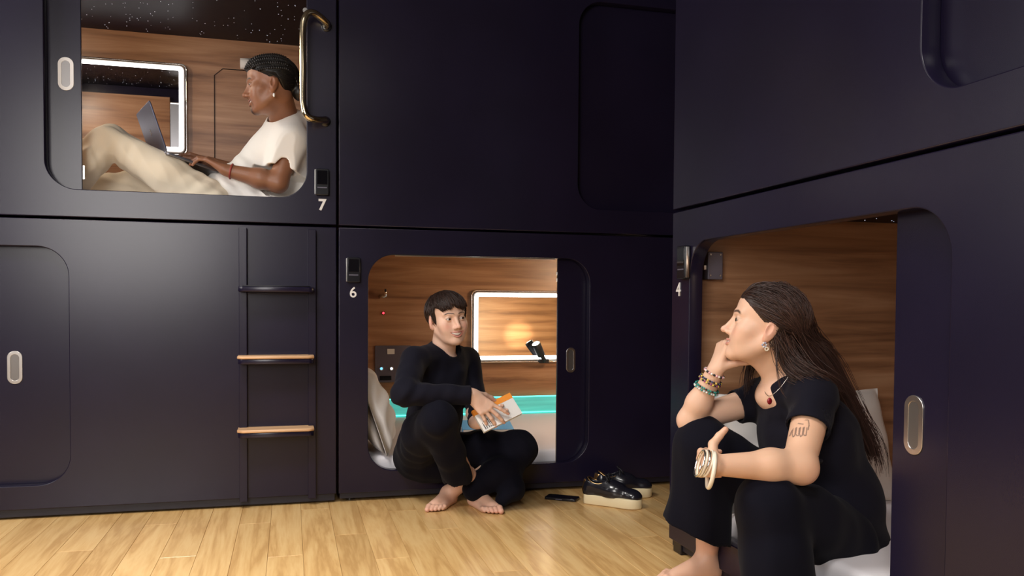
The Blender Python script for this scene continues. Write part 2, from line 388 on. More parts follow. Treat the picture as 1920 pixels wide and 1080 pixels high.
# bottom rails and levelling feet
def plinth(t, lo, hi): box('bottom_rail', lo, hi, M['paint_edge'], t, .003)
plinth(pL, (-2.0, YA+.012, .008), (XS-.01, YA+.04, .042)); plinth(p6, (XS+.01, YA+.012, .014), (2.39, YA+.04, .042))
plinth(p4, (XB+.012, .52, .014), (XB+.04, 2.68, .042))
def foot(t, x, y): 
    lathe('levelling_foot', [(.022, 0), (.022, .006), (.012, .01), (.012, .045)], (x, y, 0), (0, 0, 1), M['black'], t, 14)
for x, t in ((-.9, pL), (XS-.06, pL), (XS+.06, p6), (1.9, p6)): foot(t, x, YA+.07)
for y in (2.62, 1.0): foot(p4, XB+.06, y)
box('corner_block', (XB+.005, 2.60, .0), (XB+.06, 2.66, .045), M['black'], p4, .003)

# number signs and card readers
def reader(t, bank, mp, c, w, h, deep=.022):
    u, v = c
    r = plate('card_reader', [rrect(u-w/2, u+w/2, v-h/2, v+h/2, .006, 4)], deep, M['black'], t, lambda a, b, d: mp(a, b, d-deep), .0025)
    plate('reader_screen', [rrect(u-w/2+.006, u+w/2-.006, v-h/2+.045, v+h/2-.008, .003, 3)], .0015, M['glass_black'], r, lambda a, b, d: mp(a, b, d-deep-.0012), .0004)
    plate('reader_slot', [rrect(u-w/2+.008, u+w/2-.008, v-h/2+.03, v-h/2+.034, .001, 2)], .001, M['grey_box'], r, lambda a, b, d: mp(a, b, d-deep-.0008), 0)
    # bright metal side strip
    plate('side_trim', [rrect(u-w/2-.003, u-w/2+.001, v-h/2+.004, v+h/2-.004, .001, 2)], .012, M['steel'], r, lambda a, b, d: mp(a, b, d-deep+.004), .0005)
q = P(604, 341, YA-.02); reader(p7, 'A', mA, (q[0], q[2]), .056, .112)
q = P(604, 385, YA); text('number_sign', '7', .066, M['number'], p7, (q[0], YA-.0016, q[2]), (1, 0, 0), (0, 0, 1), bold=.0018)
q = P(663, 506, YA-.02); reader(p6, 'A', mA, (q[0], q[2]), .056, .108)
q = P(662, 549, YA); text('number_sign', '6', .064, M['number'], p6, (q[0], YA-.0016, q[2]), (1, 0, 0), (0, 0, 1), bold=.0006)
q = PX(1277, 492, XB-.02); reader(p4, 'B', mB, (q[1], q[2]), .06, .112)
q = PX(1273, 544, XB); text('number_sign', '4', .066, M['number'], p4, (XB-.0016, q[1], q[2]), (0, -1, 0), (0, 0, 1), bold=.0006)

# chrome grab bar beside opening 7
g0 = P(612, 50, YA); g1 = P(610, 228, YA)
bx_, by_ = P(568, 130, YA-.075)[0], YA-.078
pts = catmull([(g0[0], YA+.0, g0[2]), (g0[0]-.0, YA-.03, g0[2]+.006), (bx_+.045, by_+.012, g0[2]+.03), (bx_+.012, by_, g0[2]+.012), (bx_, by_, g0[2]-.05), (bx_, by_, (g0[2]+g1[2])/2),
               (bx_, by_, g1[2]+.06), (bx_+.014, by_, g1[2]+.006), (bx_+.045, by_+.012, g1[2]-.008), (g1[0], YA-.03, g1[2]+.0), (g1[0], YA, g1[2])], 8)
gb = tube('grab_bar', pts, .0145, M['brass'], p7, 16)
for gg in (g0, g1): lathe('grab_bar_flange', [(.022, 0), (.022, .006), (.017, .01)], (gg[0], YA+.001, gg[2]), (0, -1, 0), M['black'], gb, 18)
q = P(572, 23, YA); lathe('door_stop', [(.006, 0), (.006, .02), (.010, .021), (.010, .028)], (q[0], YA, q[2]), (0, -1, 0), M['steel'], p7, 12)

# small strike plate on the edge of door 7
q = P(154, 321, YA+.02); box('strike_plate', (q[0]-.004, YA+.050, q[2]-.028), (q[0]+.003, YA+.068, q[2]+.028), M['steel'], p7, .001)
# steel guide rail along the top of opening 6
box('guide_rail', (.45, YA+.046, 1.079), (1.197, YA+.0525, 1.084), M['steel'], p6, .001)
for zz in (P(1045, 512, YA)[2], P(1045, 524, YA)[2]): box('door_latch', (1.208, YA+.054, zz-.008), (1.214, YA+.064, zz+.008), M['steel'], p6, .001)

# ------------------------------------------------------------------ mirrors with light frames on the back walls
YBK = YA+DEPTH['A']
def mirror(t, x0, x1, z0, z1):
    W3 = lambda u, v, w: (u, YBK-.026+w, v)
    mr = plate('mirror', [rrect(x0, x1, z0, z1, .028, 8)], .024, M['white'], t, W3, .004)
    plate('mirror_glass', [rrect(x0+.03, x1-.03, z0+.03, z1-.03, .006, 4)], .004, M['mirror'], mr, lambda u, v, w: W3(u, v, w-.0045), 0)
    plate('led_frame', [rrect(x0+.010, x1-.010, z0+.010, z1-.010, .02, 8), rrect(x0+.031, x1-.031, z0+.031, z1-.031, .004, 4)], .004, M['led'], mr, lambda u, v, w: W3(u, v, w-.0044), 0)
    plate('metal_rim', [rrect(x0-.012, x1+.012, z0-.012, z1+.012, .034, 8), rrect(x0-.005, x1+.005, z0-.005, z1+.005, .03, 8)], .02, M['chrome'], t, lambda u, v, w: W3(u, v, w+.004), .002)
    return mr
a = P(346, 127, YBK-.03); b_ = P(346, 287, YBK-.03)
mirror(p7, a[0]-.78, a[0], b_[2], a[2]+.012)
a = P(888, 547, YBK-.03); b_ = P(960, 676, YBK-.03)
mirror(p6, a[0], a[0]+.78, b_[2], a[2])
# teal light band above the mattress of pod 6
a = P(900, 744, YBK-.01); b_ = P(900, 784, YBK-.01)
M['teal_glass'] = mat('teal_acrylic', (0.10, 0.42, 0.38), 0.25, emit=(.06, .42, .37), estr=.75, noise=.25, nscale=5, stretch=(.6, 1, 9))
box('light_band', (XS+.03, YBK-.012, b_[2]), (2.36, YBK-.002, a[2]), M['teal_glass'], p6, .001)
box('teal_led_strip', (XS+.03, YBK-.02, a[2]-.006), (2.36, YBK-.012, a[2]), M['teal_led'], p6, .001)
box('teal_led_strip', (XS+.03, YBK-.02, b_[2]+.028), (2.36, YBK-.012, b_[2]+.033), M['teal_led'], p6, .001)
# control panel, lamp switch and spot on the back wall of pod 6
a = P(703, 648, YBK); b_ = P(752, 716, YBK)
cp = plate('control_panel', [rrect(a[0], b_[0]+.06, b_[2], a[2], .006, 4)], .008, M['grey_box'], p6, lambda u, v, w: (u, YBK-.008+w, v), .001)
q = P(733, 659, YBK-.01); box('switch', (q[0]-.022, YBK-.011, q[2]-.016), (q[0]+.022, YBK-.007, q[2]+.016), M['white'], cp, .001)
for (px, c) in ((715, (.1, .45, 1)), (734, (.75, .85, 1))):
    q = P(px, 691, YBK-.01); lathe('button', [(.013, 0), (.013, .004), (.009, .005)], (q[0], YBK-.008, q[2]), (0, -1, 0), M['steel'], cp, 14)
    lathe('button_light', [(.008, 0), (.006, .003)], (q[0], YBK-.0125, q[2]), (0, -1, 0), mat('button_glow', c, emit=c, estr=3), cp, 12)
q = P(723, 709, YBK-.01); box('socket', (q[0]-.035, YBK-.011, q[2]-.013), (q[0]+.035, YBK-.007, q[2]+.013), M['black'], cp, .001)
q = P(719, 587, YBK-.01); lathe('alarm_light', [(.011, 0), (.009, .006)], (q[0], YBK, q[2]), (0, -1, 0), M['black'], p6, 12)
lathe('alarm_glow', [(.007, 0), (.005, .004)], (q[0], YBK-.006, q[2]), (0, -1, 0), mat('alarm_red', (1, .05, .05), emit=(1, .04, .06), estr=3), p6, 10)
q = P(718, 556, YBK); s_ = tube('coat_hook', [(q[0]-.02, YBK, q[2]), (q[0], YBK-.02, q[2]), (q[0]+.012, YBK-.04, q[2]+.005), (q[0]+.01, YBK-.045, q[2]+.045)], [.012, .012, .01, .008], M['chrome'], p6, 10)
# fold-down panel outline on the back wall of pod 7
a = P(402, 128, YBK); b_ = P(402, 300, YBK); xx = a[0]
M['groove'] = mat('panel_groove', (0.03, .014, .008), .7)
V = [(xx, YBK-.003, 1.32), (xx, YBK-.003, a[2]-.04), (xx+.045, YBK-.003, a[2]), (XS-.04, YBK-.003, a[2])]
tube('panel_joint', V, .0028, M['groove'], p7, 6)
q = P(461, 120, YBK-.03)
wl = tube('wall_spot', [(q[0]-.03, YBK-.03, q[2]+.0), (q[0]+.035, YBK-.03, q[2])], [.03, .034], M['white'], p7, 16)
tube('wall_spot_arm', [(q[0], YBK, q[2]), (q[0], YBK-.03, q[2])], .01, M['white'], wl, 10)

# lock box inside pod 4, on the end wall
q = P(1332, 497, 2.66)
lb = box('lock_box', (q[0]-.028, 2.625, q[2]-.052), (q[0]+.030, 2.667, q[2]+.045), M['grey_box'], p4, .003)
for dx in (-.018, .02):
    for dz in (-.038, .035): lathe('screw', [(.004, 0), (.003, .0015)], (q[0]+dx, 2.625, q[2]+dz), (0, -1, 0), M['steel'], lb, 8)
box('latch_tongue', (q[0]-.038, 2.635, q[2]-.018), (q[0]-.028, 2.65, q[2]-.002), M['steel'], lb, .001)

# ------------------------------------------------------------------ ladder on the front of the lower left pod
ld = thing('ladder', 'black ladder with pale wooden treads fixed between pod 7 and the floor', 'ladder', (-.05, YA-.02, 0))
lx0, lx1 = P(456, 600, YA)[0], P(585, 600, YA)[0]
for x in (lx0, lx1):
    box('post', (x-.016, YA-.022, .03), (x+.016, YA-.001, SEAM-.02), M['paint'], ld, .002)
box('cross_bar', (lx0+.016, YA-.012, .905), (lx1-.016, YA-.001, .925), M['paint'], ld, .001)
for (py, wood_) in ((536, 0), (670, 1), (806, 1)):
    q = P(517, py, YA-.06); zz = q[2]
    x0, x1 = P(447, py, YA-.07)[0], P(588, py, YA-.07)[0]
    prof = [(x0, YA-.001), (x1, YA-.001), (x1, YA-.085), (x1-.02, YA-.10), (x0+.02, YA-.10), (x0, YA-.085)]
    st = plate('step', [prof], .022, M['paint'], ld, lambda u, v, w: (u, v, zz-w-.004), .003)
    if wood_: plate('tread', [[(x0-.004, YA-.002), (x1+.002, YA-.002), (x1+.002, YA-.088), (x1-.02, YA-.105), (x0+.02, YA-.105), (x0-.004, YA-.088)]], .012, M['plywood'], st, lambda u, v, w: (u, v, zz+.008-w), .003)
    else: plate('tread_pad', [[(x0+.01, YA-.01), (x1-.01, YA-.01), (x1-.02, YA-.09), (x0+.02, YA-.09)]], .004, M['matt_black'], st, lambda u, v, w: (u, v, zz+.0005-w), .001)
settle(ld)
for t in (p7, pL, p6, pU, p4, p3): 
    del t['mp']; settle(t)

# ------------------------------------------------------------------ mattresses
def mattress(label, lo, hi):
    bm = bmesh.new(); box_bm(bm, lo, hi); bmesh.ops.recalc_face_normals(bm, faces=bm.faces)
    bmesh.ops.bevel(bm, geom=list(bm.edges), offset=.03, segments=4, profile=.6, affect='EDGES')
    m = bpy.data.meshes.new('mattress'); bm.to_mesh(m); bm.free()
    return tag(link('mattress', m, M['sheet'], None, True), label, 'mattress', 'pod mattresses')
mattress('white sheeted mattress in pod 6 under the seated reader', (XS+.03, YA+.08, .105), (2.36, YBK-.02, .182))
mattress('pale mattress in pod 7 under the reclining man', (-1.95, YA+.08, 1.27), (XS-.03, YBK-.03, 1.320))
mattress('white sheeted mattress in pod 4 under the long-haired woman', (XB+.08, .53, .105), (2.27, 2.66, .195))
# ================================================================== smooth-union modelling of bodies and cloth
class Field:
    """signed distance on a grid; shapes are blended smoothly into one continuous surface"""
    def __init__(s, lo, hi, res):
        s.res = res; s.lo = np.array(lo, float); n = np.ceil((np.array(hi)-s.lo)/res).astype(int)+1
        s.n = n; s.ax = [(s.lo[i]+res*np.arange(n[i])).astype(np.float32) for i in range(3)]
        s.d = np.full(tuple(n), 0.3, np.float32)
    def _win(s, lo, hi):
        a = np.clip(np.floor((np.array(lo)-s.lo)/s.res).astype(int), 0, s.n); b = np.clip(np.ceil((np.array(hi)-s.lo)/s.res).astype(int)+1, 0, s.n)
        if (b <= a).any(): return None
        sl = tuple(slice(a[i], b[i]) for i in range(3))
        return sl, s.ax[0][sl[0]][:, None, None], s.ax[1][sl[1]][None, :, None], s.ax[2][sl[2]][None, None, :]
    def _put(s, sl, f, k, op):
        d = s.d[sl]
        if op == 'u':
            h = np.clip(.5+.5*(d-f)/k, 0, 1); s.d[sl] = d*(1-h)+f*h-k*h*(1-h)
        elif op == 's':
            f = -f; h = np.clip(.5-.5*(d-f)/k, 0, 1); s.d[sl] = d*(1-h)+f*h+k*h*(1-h)
    def cone(s, a, b, ra, rb=None, k=.01, op='u', flat=None, q=1.0):
        """capsule from a to b with radii ra, rb; flat = axis along which it is thinned by the factor q"""
        rb = ra if rb is None else rb; a = np.array(a, float); b = np.array(b, float); m = max(ra, rb)*max(1, q)+k+2.5*s.res
        w = s._win(np.minimum(a, b)-m, np.maximum(a, b)+m)
        if w is None: return s
        sl, x, y, z = w; ab = b-a
        if flat is not None:
            n = nrm(flat); e = 1/q-1
            def st(v): return v+n*(v@n)*e
            t = (x-a[0])*n[0]+(y-a[1])*n[1]+(z-a[2])*n[2]
            x, y, z = (x-a[0])+t*(n[0]*e), (y-a[1])+t*(n[1]*e), (z-a[2])+t*(n[2]*e); ab = st(ab)
        else: x, y, z = x-a[0], y-a[1], z-a[2]
        L = max(ab@ab, 1e-9); t = np.clip((x*ab[0]+y*ab[1]+z*ab[2])/L, 0, 1)
        f = np.sqrt((x-t*ab[0])**2+(y-t*ab[1])**2+(z-t*ab[2])**2)-(ra+(rb-ra)*t)
        if flat is not None: f = f*min(1, (q+1)/2)
        s._put(sl, f.astype(np.float32), k, op); return s
    def ell(s, c, r, rot=None, k=.01, op='u'):
        c = np.array(c, float); r = np.array(r, float); m = r.max()+k+2.5*s.res
        w = s._win(c-m, c+m)
        if w is None: return s
        sl, x, y, z = w; x, y, z = x-c[0], y-c[1], z-c[2]
        if rot is not None:
            x, y, z = [x*rot[0][i]+y*rot[1][i]+z*rot[2][i] for i in range(3)]
        k0 = np.sqrt((x/r[0])**2+(y/r[1])**2+(z/r[2])**2); k1 = np.sqrt((x/r[0]**2)**2+(y/r[1]**2)**2+(z/r[2]**2)**2)+1e-6
        s._put(sl, (k0*(k0-1)/k1).astype(np.float32), k, op); return s
    def chain(s, pts, rad, k=.012, op='u', flat=None, q=1.0, first=None):
        for i in range(len(pts)-1):
            s.cone(pts[i], pts[i+1], rad[i], rad[i+1], (first if (i == 0 and first) else k), op, flat, q)
        return s
    def coords(s): return s.ax[0][:, None, None], s.ax[1][None, :, None], s.ax[2][None, None, :]
    def plane(s, p, n, k=.004):
        """keep the side that n points away from"""
        n = nrm(n); x, y, z = s.coords(); f = (x-p[0])*n[0]+(y-p[1])*n[1]+(z-p[2])*n[2]
        s.d = np.maximum(s.d, f.astype(np.float32)); return s
    def cutplane_near(s, p, n, rad):
        """cut along a plane, but only within rad of p (a cuff or hem)"""
        n = nrm(n); p = np.array(p, float); w = s._win(p-rad, p+rad)
        if w is None: return s
        sl, x, y, z = w; f = (x-p[0])*n[0]+(y-p[1])*n[1]+(z-p[2])*n[2]
        r2 = (x-p[0])**2+(y-p[1])**2+(z-p[2])**2
        s.d[sl] = np.where(r2 < rad*rad, np.maximum(s.d[sl], f), s.d[sl]).astype(np.float32); return s
    def disp(s, fn, band=.03):
        x, y, z = s.coords(); m = np.abs(s.d) < band; i = np.nonzero(m)
        p = np.stack([s.ax[0][i[0]], s.ax[1][i[1]], s.ax[2][i[2]]], 1)
        s.d[i] += fn(p).astype(np.float32); return s
    def sample(s, p):
        q = (np.asarray(p)-s.lo)/s.res; q = np.clip(q, 0, np.array(s.n)-1.001); i = np.floor(q).astype(int); f = q-i; out = 0
        for a in (0, 1):
            for b in (0, 1):
                for c in (0, 1):
                    w = (f[..., 0] if a else 1-f[..., 0])*(f[..., 1] if b else 1-f[..., 1])*(f[..., 2] if c else 1-f[..., 2])
                    out = out+w*s.d[i[..., 0]+a, i[..., 1]+b, i[..., 2]+c]
        return out
    def grad(s, p):
        e = s.res; g = np.stack([s.sample(p+e*np.eye(3)[i])-s.sample(p-e*np.eye(3)[i]) for i in range(3)], -1)
        return g/(np.linalg.norm(g, axis=-1)[..., None]+1e-9)
    def mesh(s):
        """surface nets"""
        d = s.d; sg = d < 0; nx, ny, nz = d.shape
        c = sg[:-1, :-1, :-1].astype(np.uint8)
        for dx in (0, 1):
            for dy in (0, 1):
                for dz in (0, 1):
                    if dx+dy+dz: c = c+sg[dx:nx-1+dx, dy:ny-1+dy, dz:nz-1+dz]
        act = (c > 0) & (c < 8); idx = np.full(act.shape, -1, np.int64); ii = np.nonzero(act); n = len(ii[0]); idx[ii] = np.arange(n)
        acc = np.zeros((n, 3)); cnt = np.zeros(n)
        cor = [(a, b, e) for a in (0, 1) for b in (0, 1) for e in (0, 1)]
        val = {q: d[ii[0]+q[0], ii[1]+q[1], ii[2]+q[2]].astype(float) for q in cor}
        for p in cor:
            for ax in range(3):
                if p[ax]: continue
                q = tuple(p[j]+(j == ax) for j in range(3)); a, b = val[p], val[q]; cr = (a < 0) != (b < 0)
                t = np.where(cr, a/(a-b+1e-20*(a == b)), 0)
                for j in range(3): acc[:, j] += np.where(cr, p[j]+(t if j == ax else 0), 0)
                cnt += cr
        V = s.lo+(np.stack(ii, 1)+acc/cnt[:, None])*s.res
        Q = []
        for ax in range(3):
            sl0 = [slice(None)]*3; sl1 = [slice(None)]*3; sl0[ax] = slice(0, -1); sl1[ax] = slice(1, None)
            e = sg[tuple(sl0)] != sg[tuple(sl1)]; inn = sg[tuple(sl0)]
            o = [j for j in range(3) if j != ax]
            i = np.array(np.nonzero(e)); ok = np.ones(i.shape[1], bool)
            for j in o: ok &= (i[j] > 0) & (i[j] < d.shape[j]-1)
            i = i[:, ok]; fl = inn[tuple(i)]
            def cell(da, db):
                k = i.copy(); k[o[0]] += da; k[o[1]] += db; return idx[tuple(k)]
            q = np.stack([cell(-1, -1), cell(0, -1), cell(0, 0), cell(-1, 0)], 1)
            rev = fl if ax != 1 else ~fl
            q[~rev] = q[~rev][:, ::-1]
            Q.append(q)
        Q = np.concatenate(Q); Q = Q[(Q >= 0).all(1)]
        return V, Q
def raw_mesh(name, V, Q, cols=None):
    m = bpy.data.meshes.new(name); m.vertices.add(len(V)); m.vertices.foreach_set('co', np.asarray(V, np.float32).ravel())
    k = Q.shape[1]; m.loops.add(Q.size); m.loops.foreach_set('vertex_index', Q.astype(np.int32).ravel())
    m.polygons.add(len(Q)); m.polygons.foreach_set('loop_start', np.arange(0, Q.size, k, dtype=np.int32)); m.update(calc_edges=True)
    if cols is not None:
        at = m.color_attributes.new('col', 'FLOAT_COLOR', 'POINT'); c = np.ones((len(V), 4), np.float32); c[:, :3] = cols; at.data.foreach_set('color', c.ravel())
    m.validate(); m.shade_smooth(); return m
def join_parts(parts):
    V = []; Q = []; C = []; n = 0
    for (v, q, c) in parts: V.append(v); Q.append(q+n); C.append(c); n += len(v)
    return np.concatenate(V), np.concatenate(Q), np.concatenate(C)
def wob(p, freq, seed, n=5, axis=None):
    r = np.random.RandomState(seed); out = 0
    for _ in range(n):
        d = r.normal(size=3); d /= np.linalg.norm(d)
        if axis is not None:                      # folds that run along the axis
            a = nrm(axis); d = d-a*(d@a)*.85; d /= np.linalg.norm(d)
        out = out+np.sin((p@d)*freq*r.uniform(.6, 1.5)+r.uniform(0, 6.28))
    return out/n
def ss(a, b, x):
    t = np.clip((x-a)/(b-a), 0, 1); return t*t*(3-2*t)
def mixc(c, col, w): return c*(1-w[:, None])+np.array(col)*w[:, None]

# ------------------------------------------------------------------ head
class Head:
    """local axes: x to the person's right, y forward, z up; origin between the eyes' height and the ears"""
    def __init__(s, org, fwd, up=(0, 0, 1), scale=1.0, **k):
        s.o = np.array(org, float); s.y = nrm(fwd); s.x = nrm(np.cross(s.y, up)); s.z = np.cross(s.x, s.y); s.s = scale
        s.R = np.stack([s.x, s.y, s.z], 1); s.k = dict(jaw=1.0, smile=1.0, gap=.007, nose=1.0, nosew=1.0, lips=1.0, eye=.0042, chin=1.0, cheek=1.0); s.k.update(k)
    def W(s, *p): return s.o+s.R @ (np.array(p, float)*s.s)
    def loc(s, V): return ((V-s.o) @ s.R)/s.s
    def cranium(s, F):
        S = s.s; j = s.k['jaw']
        for c, r, k in (((0, -.010, .033), (.0735, .094, .077), .01), ((0, .030, .045), (.060, .053, .055), .02), ((0, .022, -.028), (.0575*j, .058, .078), .025)):
            F.ell(s.W(*c), np.array(r)*S, s.R, k*S)
        return F
    def add(s, F):
        S = s.s; W = s.W; K = s.k; R = s.R
        def E(c, r, k=.012, op='u', rot=None): F.ell(W(*c), np.array(r)*S, R if rot is None else R @ rot, k*S, op)
        def Cn(a, b, ra, rb, k=.01, op='u'): F.cone(W(*a), W(*b), ra*S, rb*S, k*S, op)
        j = K['jaw']
        s.cranium(F)
        for q in (-1, 1):
            Cn((q*.050*j, -.002, -.05), (q*.018*j, .068, -.094), .016, .014, .034)
            E((q*.044, .052, -.022), (.021, .024, .020), .028)
            E((q*.036, .062, -.043), (.019*K['cheek'], .017*K['cheek'], .018*K['cheek']), .022)
            E((q*.032*j, .046, -.066), (.020*j, .028, .030), .024)
            Cn((q*.010, .0845, .0195), (q*.042, .069, .0215), .0075, .0065, .016)
        E((0, .076, -.095*K['chin']), (.018*j, .014, .0135), .018)
        E((0, .069, -.050), (.030, .0195, .032), .02)
        for q in (-1, 1):
            E((q*.031, .096, .0), (.0165, .0165, .0105), .010, 's')
            E((q*.031, .0735, .0), (.0135, .0135, .0135), .004)
        # nose
        n = K['nose']; w = K['nosew']
        Cn((0, .076, .010), (0, .087, -.034), .0085, .0120*w, .012)
        Cn((0, .0815, .012), (0, .086+.020*n, -.031), .0070, .0078*w, .010)
        E((0, .088+.020*n, -.0345), (.0094*w, .0090, .0082), .008)
        for q in (-1, 1):
            E((q*.0120*w, .094, -.0385), (.0068*w, .0105, .0070), .007)
        for q in (-1, 1):
            E((q*.0062*w, .101, -.0458), (.0032*w, .005, .0028), .003, 's')
        # mouth: lips along an arc, corners lifted by the smile
        sm = K['smile']; g = K['gap']; wd = .0235+.0055*sm; zc = -.0645; cz = zc+.0065*sm
        up_ = []; lo_ = []
        for t in np.linspace(-1, 1, 9):
            yy = .0945-.018*abs(t)**2.2
            up_.append((t*wd, yy, zc+(cz-zc)*abs(t)**1.7+g*.45*(1-t*t)+.0008*math.cos(t*9))); lo_.append((t*wd, yy-.001, zc+(cz-zc)*abs(t)**1.7-g*.75*(1-t*t)))
        if g > .001:
            for a, b in zip(up_[1:-2], up_[2:-1]): pass
            mid = [((a[0]+b[0])/2*.93, (a[1]+b[1])/2, (a[2]+b[2])/2) for a, b in zip(up_, lo_)]
            for i in range(1, 7):
                h = g*.62*(1-(mid[i][0]/wd)**2)+.0006; h2 = g*.62*(1-(mid[i+1][0]/wd)**2)+.0006
                Cn((mid[i][0], mid[i][1]-.002, mid[i][2]), (mid[i+1][0], mid[i+1][1]-.002, mid[i+1][2]), h, h2, .002, 's')
                Cn((mid[i][0], mid[i][1]+.006, mid[i][2]), (mid[i+1][0], mid[i+1][1]+.006, mid[i+1][2]), h, h2, .002, 's')
        for L, r0 in ((up_, .0025), (lo_, .0032)):
            for i in range(8):
                ra = r0*K['lips']*(1-.6*abs(-1+i/4)**2); rb = r0*K['lips']*(1-.6*abs(-1+(i+1)/4)**2)
                dz = ra*.6 if L is up_ else -ra*.7
                Cn((L[i][0], L[i][1], L[i][2]+dz), (L[i+1][0], L[i+1][1], L[i+1][2]+(rb*.6 if L is up_ else -rb*.7)), ra, rb, .0035)
        s.mouth = (up_, lo_, wd, zc, cz, g)
        # eye slits
        for q in (-1, 1):
            E((q*.0312, .0875, -.0005), (.0122, .012, K['eye']), .0022, 's', np.array([[1, 0, 0], [0, 1, 0], [0, 0, 1.]]))
        # ears
        for q in (-1, 1):
            a = math.radians(14); rot = np.array([[1, 0, 0], [0, math.cos(a), -math.sin(a)], [0, math.sin(a), math.cos(a)]])
            b = math.radians(-q*20); rz = np.array([[math.cos(b), -math.sin(b), 0], [math.sin(b), math.cos(b), 0], [0, 0, 1]])
            E((q*.0725, -.012, -.010), (.0075, .0165, .0290), .008, 'u', rz @ rot)
            E((q*.0695, -.004, -.033), (.0065, .0085, .0105), .008)
            E((q*.0840, -.007, -.005), (.0085, .0100, .0190), .003, 's', rz @ rot)
        return F
    def paint(s, V, skin, lip, brow=None, beard=None, scalp=None, blush=None, browk=1.0):
        p = s.loc(V); x, y, z = p.T; ax = np.abs(x); c = np.tile(np.array(skin, float), (len(V), 1))
        up_, lo_, wd, zc, cz, g = s.mouth
        if blush is not None:
            w = np.exp(-((ax-.042)**2/.018**2+(z+.032)**2/.016**2))*(y > .03)*.55+np.exp(-(x**2+(z+.036)**2)/.012**2)*(y > .095)*.35
            c = mixc(c, blush, np.clip(w, 0, 1))
            we = np.clip((ax-.070)/.006, 0, 1)*(np.abs(z+.01) < .04)*.5; c = mixc(c, blush, we)
        t = np.clip(x/wd, -1, 1); zm = zc+(cz-zc)*np.abs(t)**1.7
        hu = g*.45*(1-t*t)+.0040*(1-.75*t*t); hl = g*.75*(1-t*t)+.0054*(1-.75*t*t)
        ins = (np.abs(x) < wd*1.02)*(y > .068)*ss(.0018, -.0006, np.maximum(z-zm-hu, -(z-zm)-hl))
        if beard is not None:
            r = np.exp(-((x/.030)**4+((z+.056)/.0045)**4))*(y > .08)*.75           # moustache
            r = np.maximum(r, np.exp(-((x/.022)**4+((z+.099)/.019)**4))*ss(.052, .072, y)*.95)  # goatee
            r = np.maximum(r, np.exp(-(((ax-.029)/.006)**2+((z+.075)/.018)**2))*ss(.05, .07, y)*.45)
            c = mixc(c, beard, r)
        c = mixc(c, lip, ins*.85)
        if brow is not None:
            zb = .0205+.004*np.sin((ax-.010)/.040*2.6)-.0035*np.clip((ax-.035)/.012, 0, 1)
            wb = ss(.0046*browk, .0018*browk, np.abs(z-zb))*ss(.007, .012, ax)*ss(.052, .043, ax)*(y > .045); c = mixc(c, brow, wb*.9)
        wl = np.exp(-((ax-.031)**2/.0135**2+(z-.0055)**2/.0022**2))*(y > .06); c = mixc(c, np.array(skin)*.35, np.clip(wl*.75, 0, 1))  # shadow of the upper lid painted into the skin colour
        we = ((ax-.0312)/.0128)**2+((z+.0005)/(s.k['eye']+.0012))**2; c = mixc(c, np.array(skin)*.16, (we < 1)*(y > .05)*.85)
        if scalp is not None: c = mixc(c, scalp, ss(.052, .062, z+.35*(ax*.3)-.28*np.clip(-y, -.1, .0)-.12*np.clip(.06-y, 0, .1)))
        return c
    def eyes(s, parent, gaze, iris=(.10, .05, .02)):
        for q in (-1, 1):
            c = s.W(q*.031, .0735, 0); r = .0126*s.s; g = nrm(gaze); ref = nrm(np.cross(g, (0, 0, 1))); u2 = np.cross(ref, g); V = []; F = []; Cc = []
            nr, ns = 14, 20; ang = [0, .10, .20, .24, .36, .48, .52, .7, .95, 1.25, 1.6, 2.1, 2.6, 3.14159]
            for i, a in enumerate(ang):
                col = (.004, .003, .003) if a < .22 else ((iris if a < .5 else (.50, .47, .45)))
                for jn in range(ns):
                    b = 2*math.pi*jn/ns; V.append(c+r*(g*math.cos(a)+math.sin(a)*(ref*math.cos(b)+u2*math.sin(b)))); Cc.append(col)
            for i in range(nr-1):
                for jn in range(ns): F.append((i*ns+jn, (i+1)*ns+jn, (i+1)*ns+(jn+1) % ns, i*ns+(jn+1) % ns))
            m = raw_mesh('eye', np.array(V), np.array(F), np.array(Cc)); link('eye', m, M['eye'], parent)
    def teeth(s, parent):
        up_, lo_, wd, zc, cz, g = s.mouth; V = []; F = []; n = 13
        for i in range(n):
            t = -0.86+1.72*i/(n-1); yy = .0915-.018*abs(t)**2.2; zt = zc+(cz-zc)*abs(t)**1.7
            for (dy, dz) in ((0, g*.75*(1-t*t)+.001), (.0012, g*.1), (0, -g*.42*(1-t*t)), (-.004, -g*.42*(1-t*t))): V.append(s.W(t*wd, yy+dy, zt+dz))
        for i in range(n-1):
            for k in range(3): F.append((i*4+k, i*4+k+1, i*4+k+5, i*4+k+4))
        link('teeth', mesh_from(V, F, 'teeth'), M['teeth'], parent, True)
        V = []; F = []
        for i in range(n):
            t = -1+2*i/(n-1); yy = .0815-.016*abs(t)**2; zt = zc+(cz-zc)*abs(t)**1.7
            for dz in (.012, -.014): V.append(s.W(t*wd, yy, zt+dz))
        for i in range(n-1): F.append((i*2, i*2+1, i*2+3, i*2+2))
        link('mouth_cavity', mesh_from(V, F, 'mouth_cavity'), M['mouth'], parent)

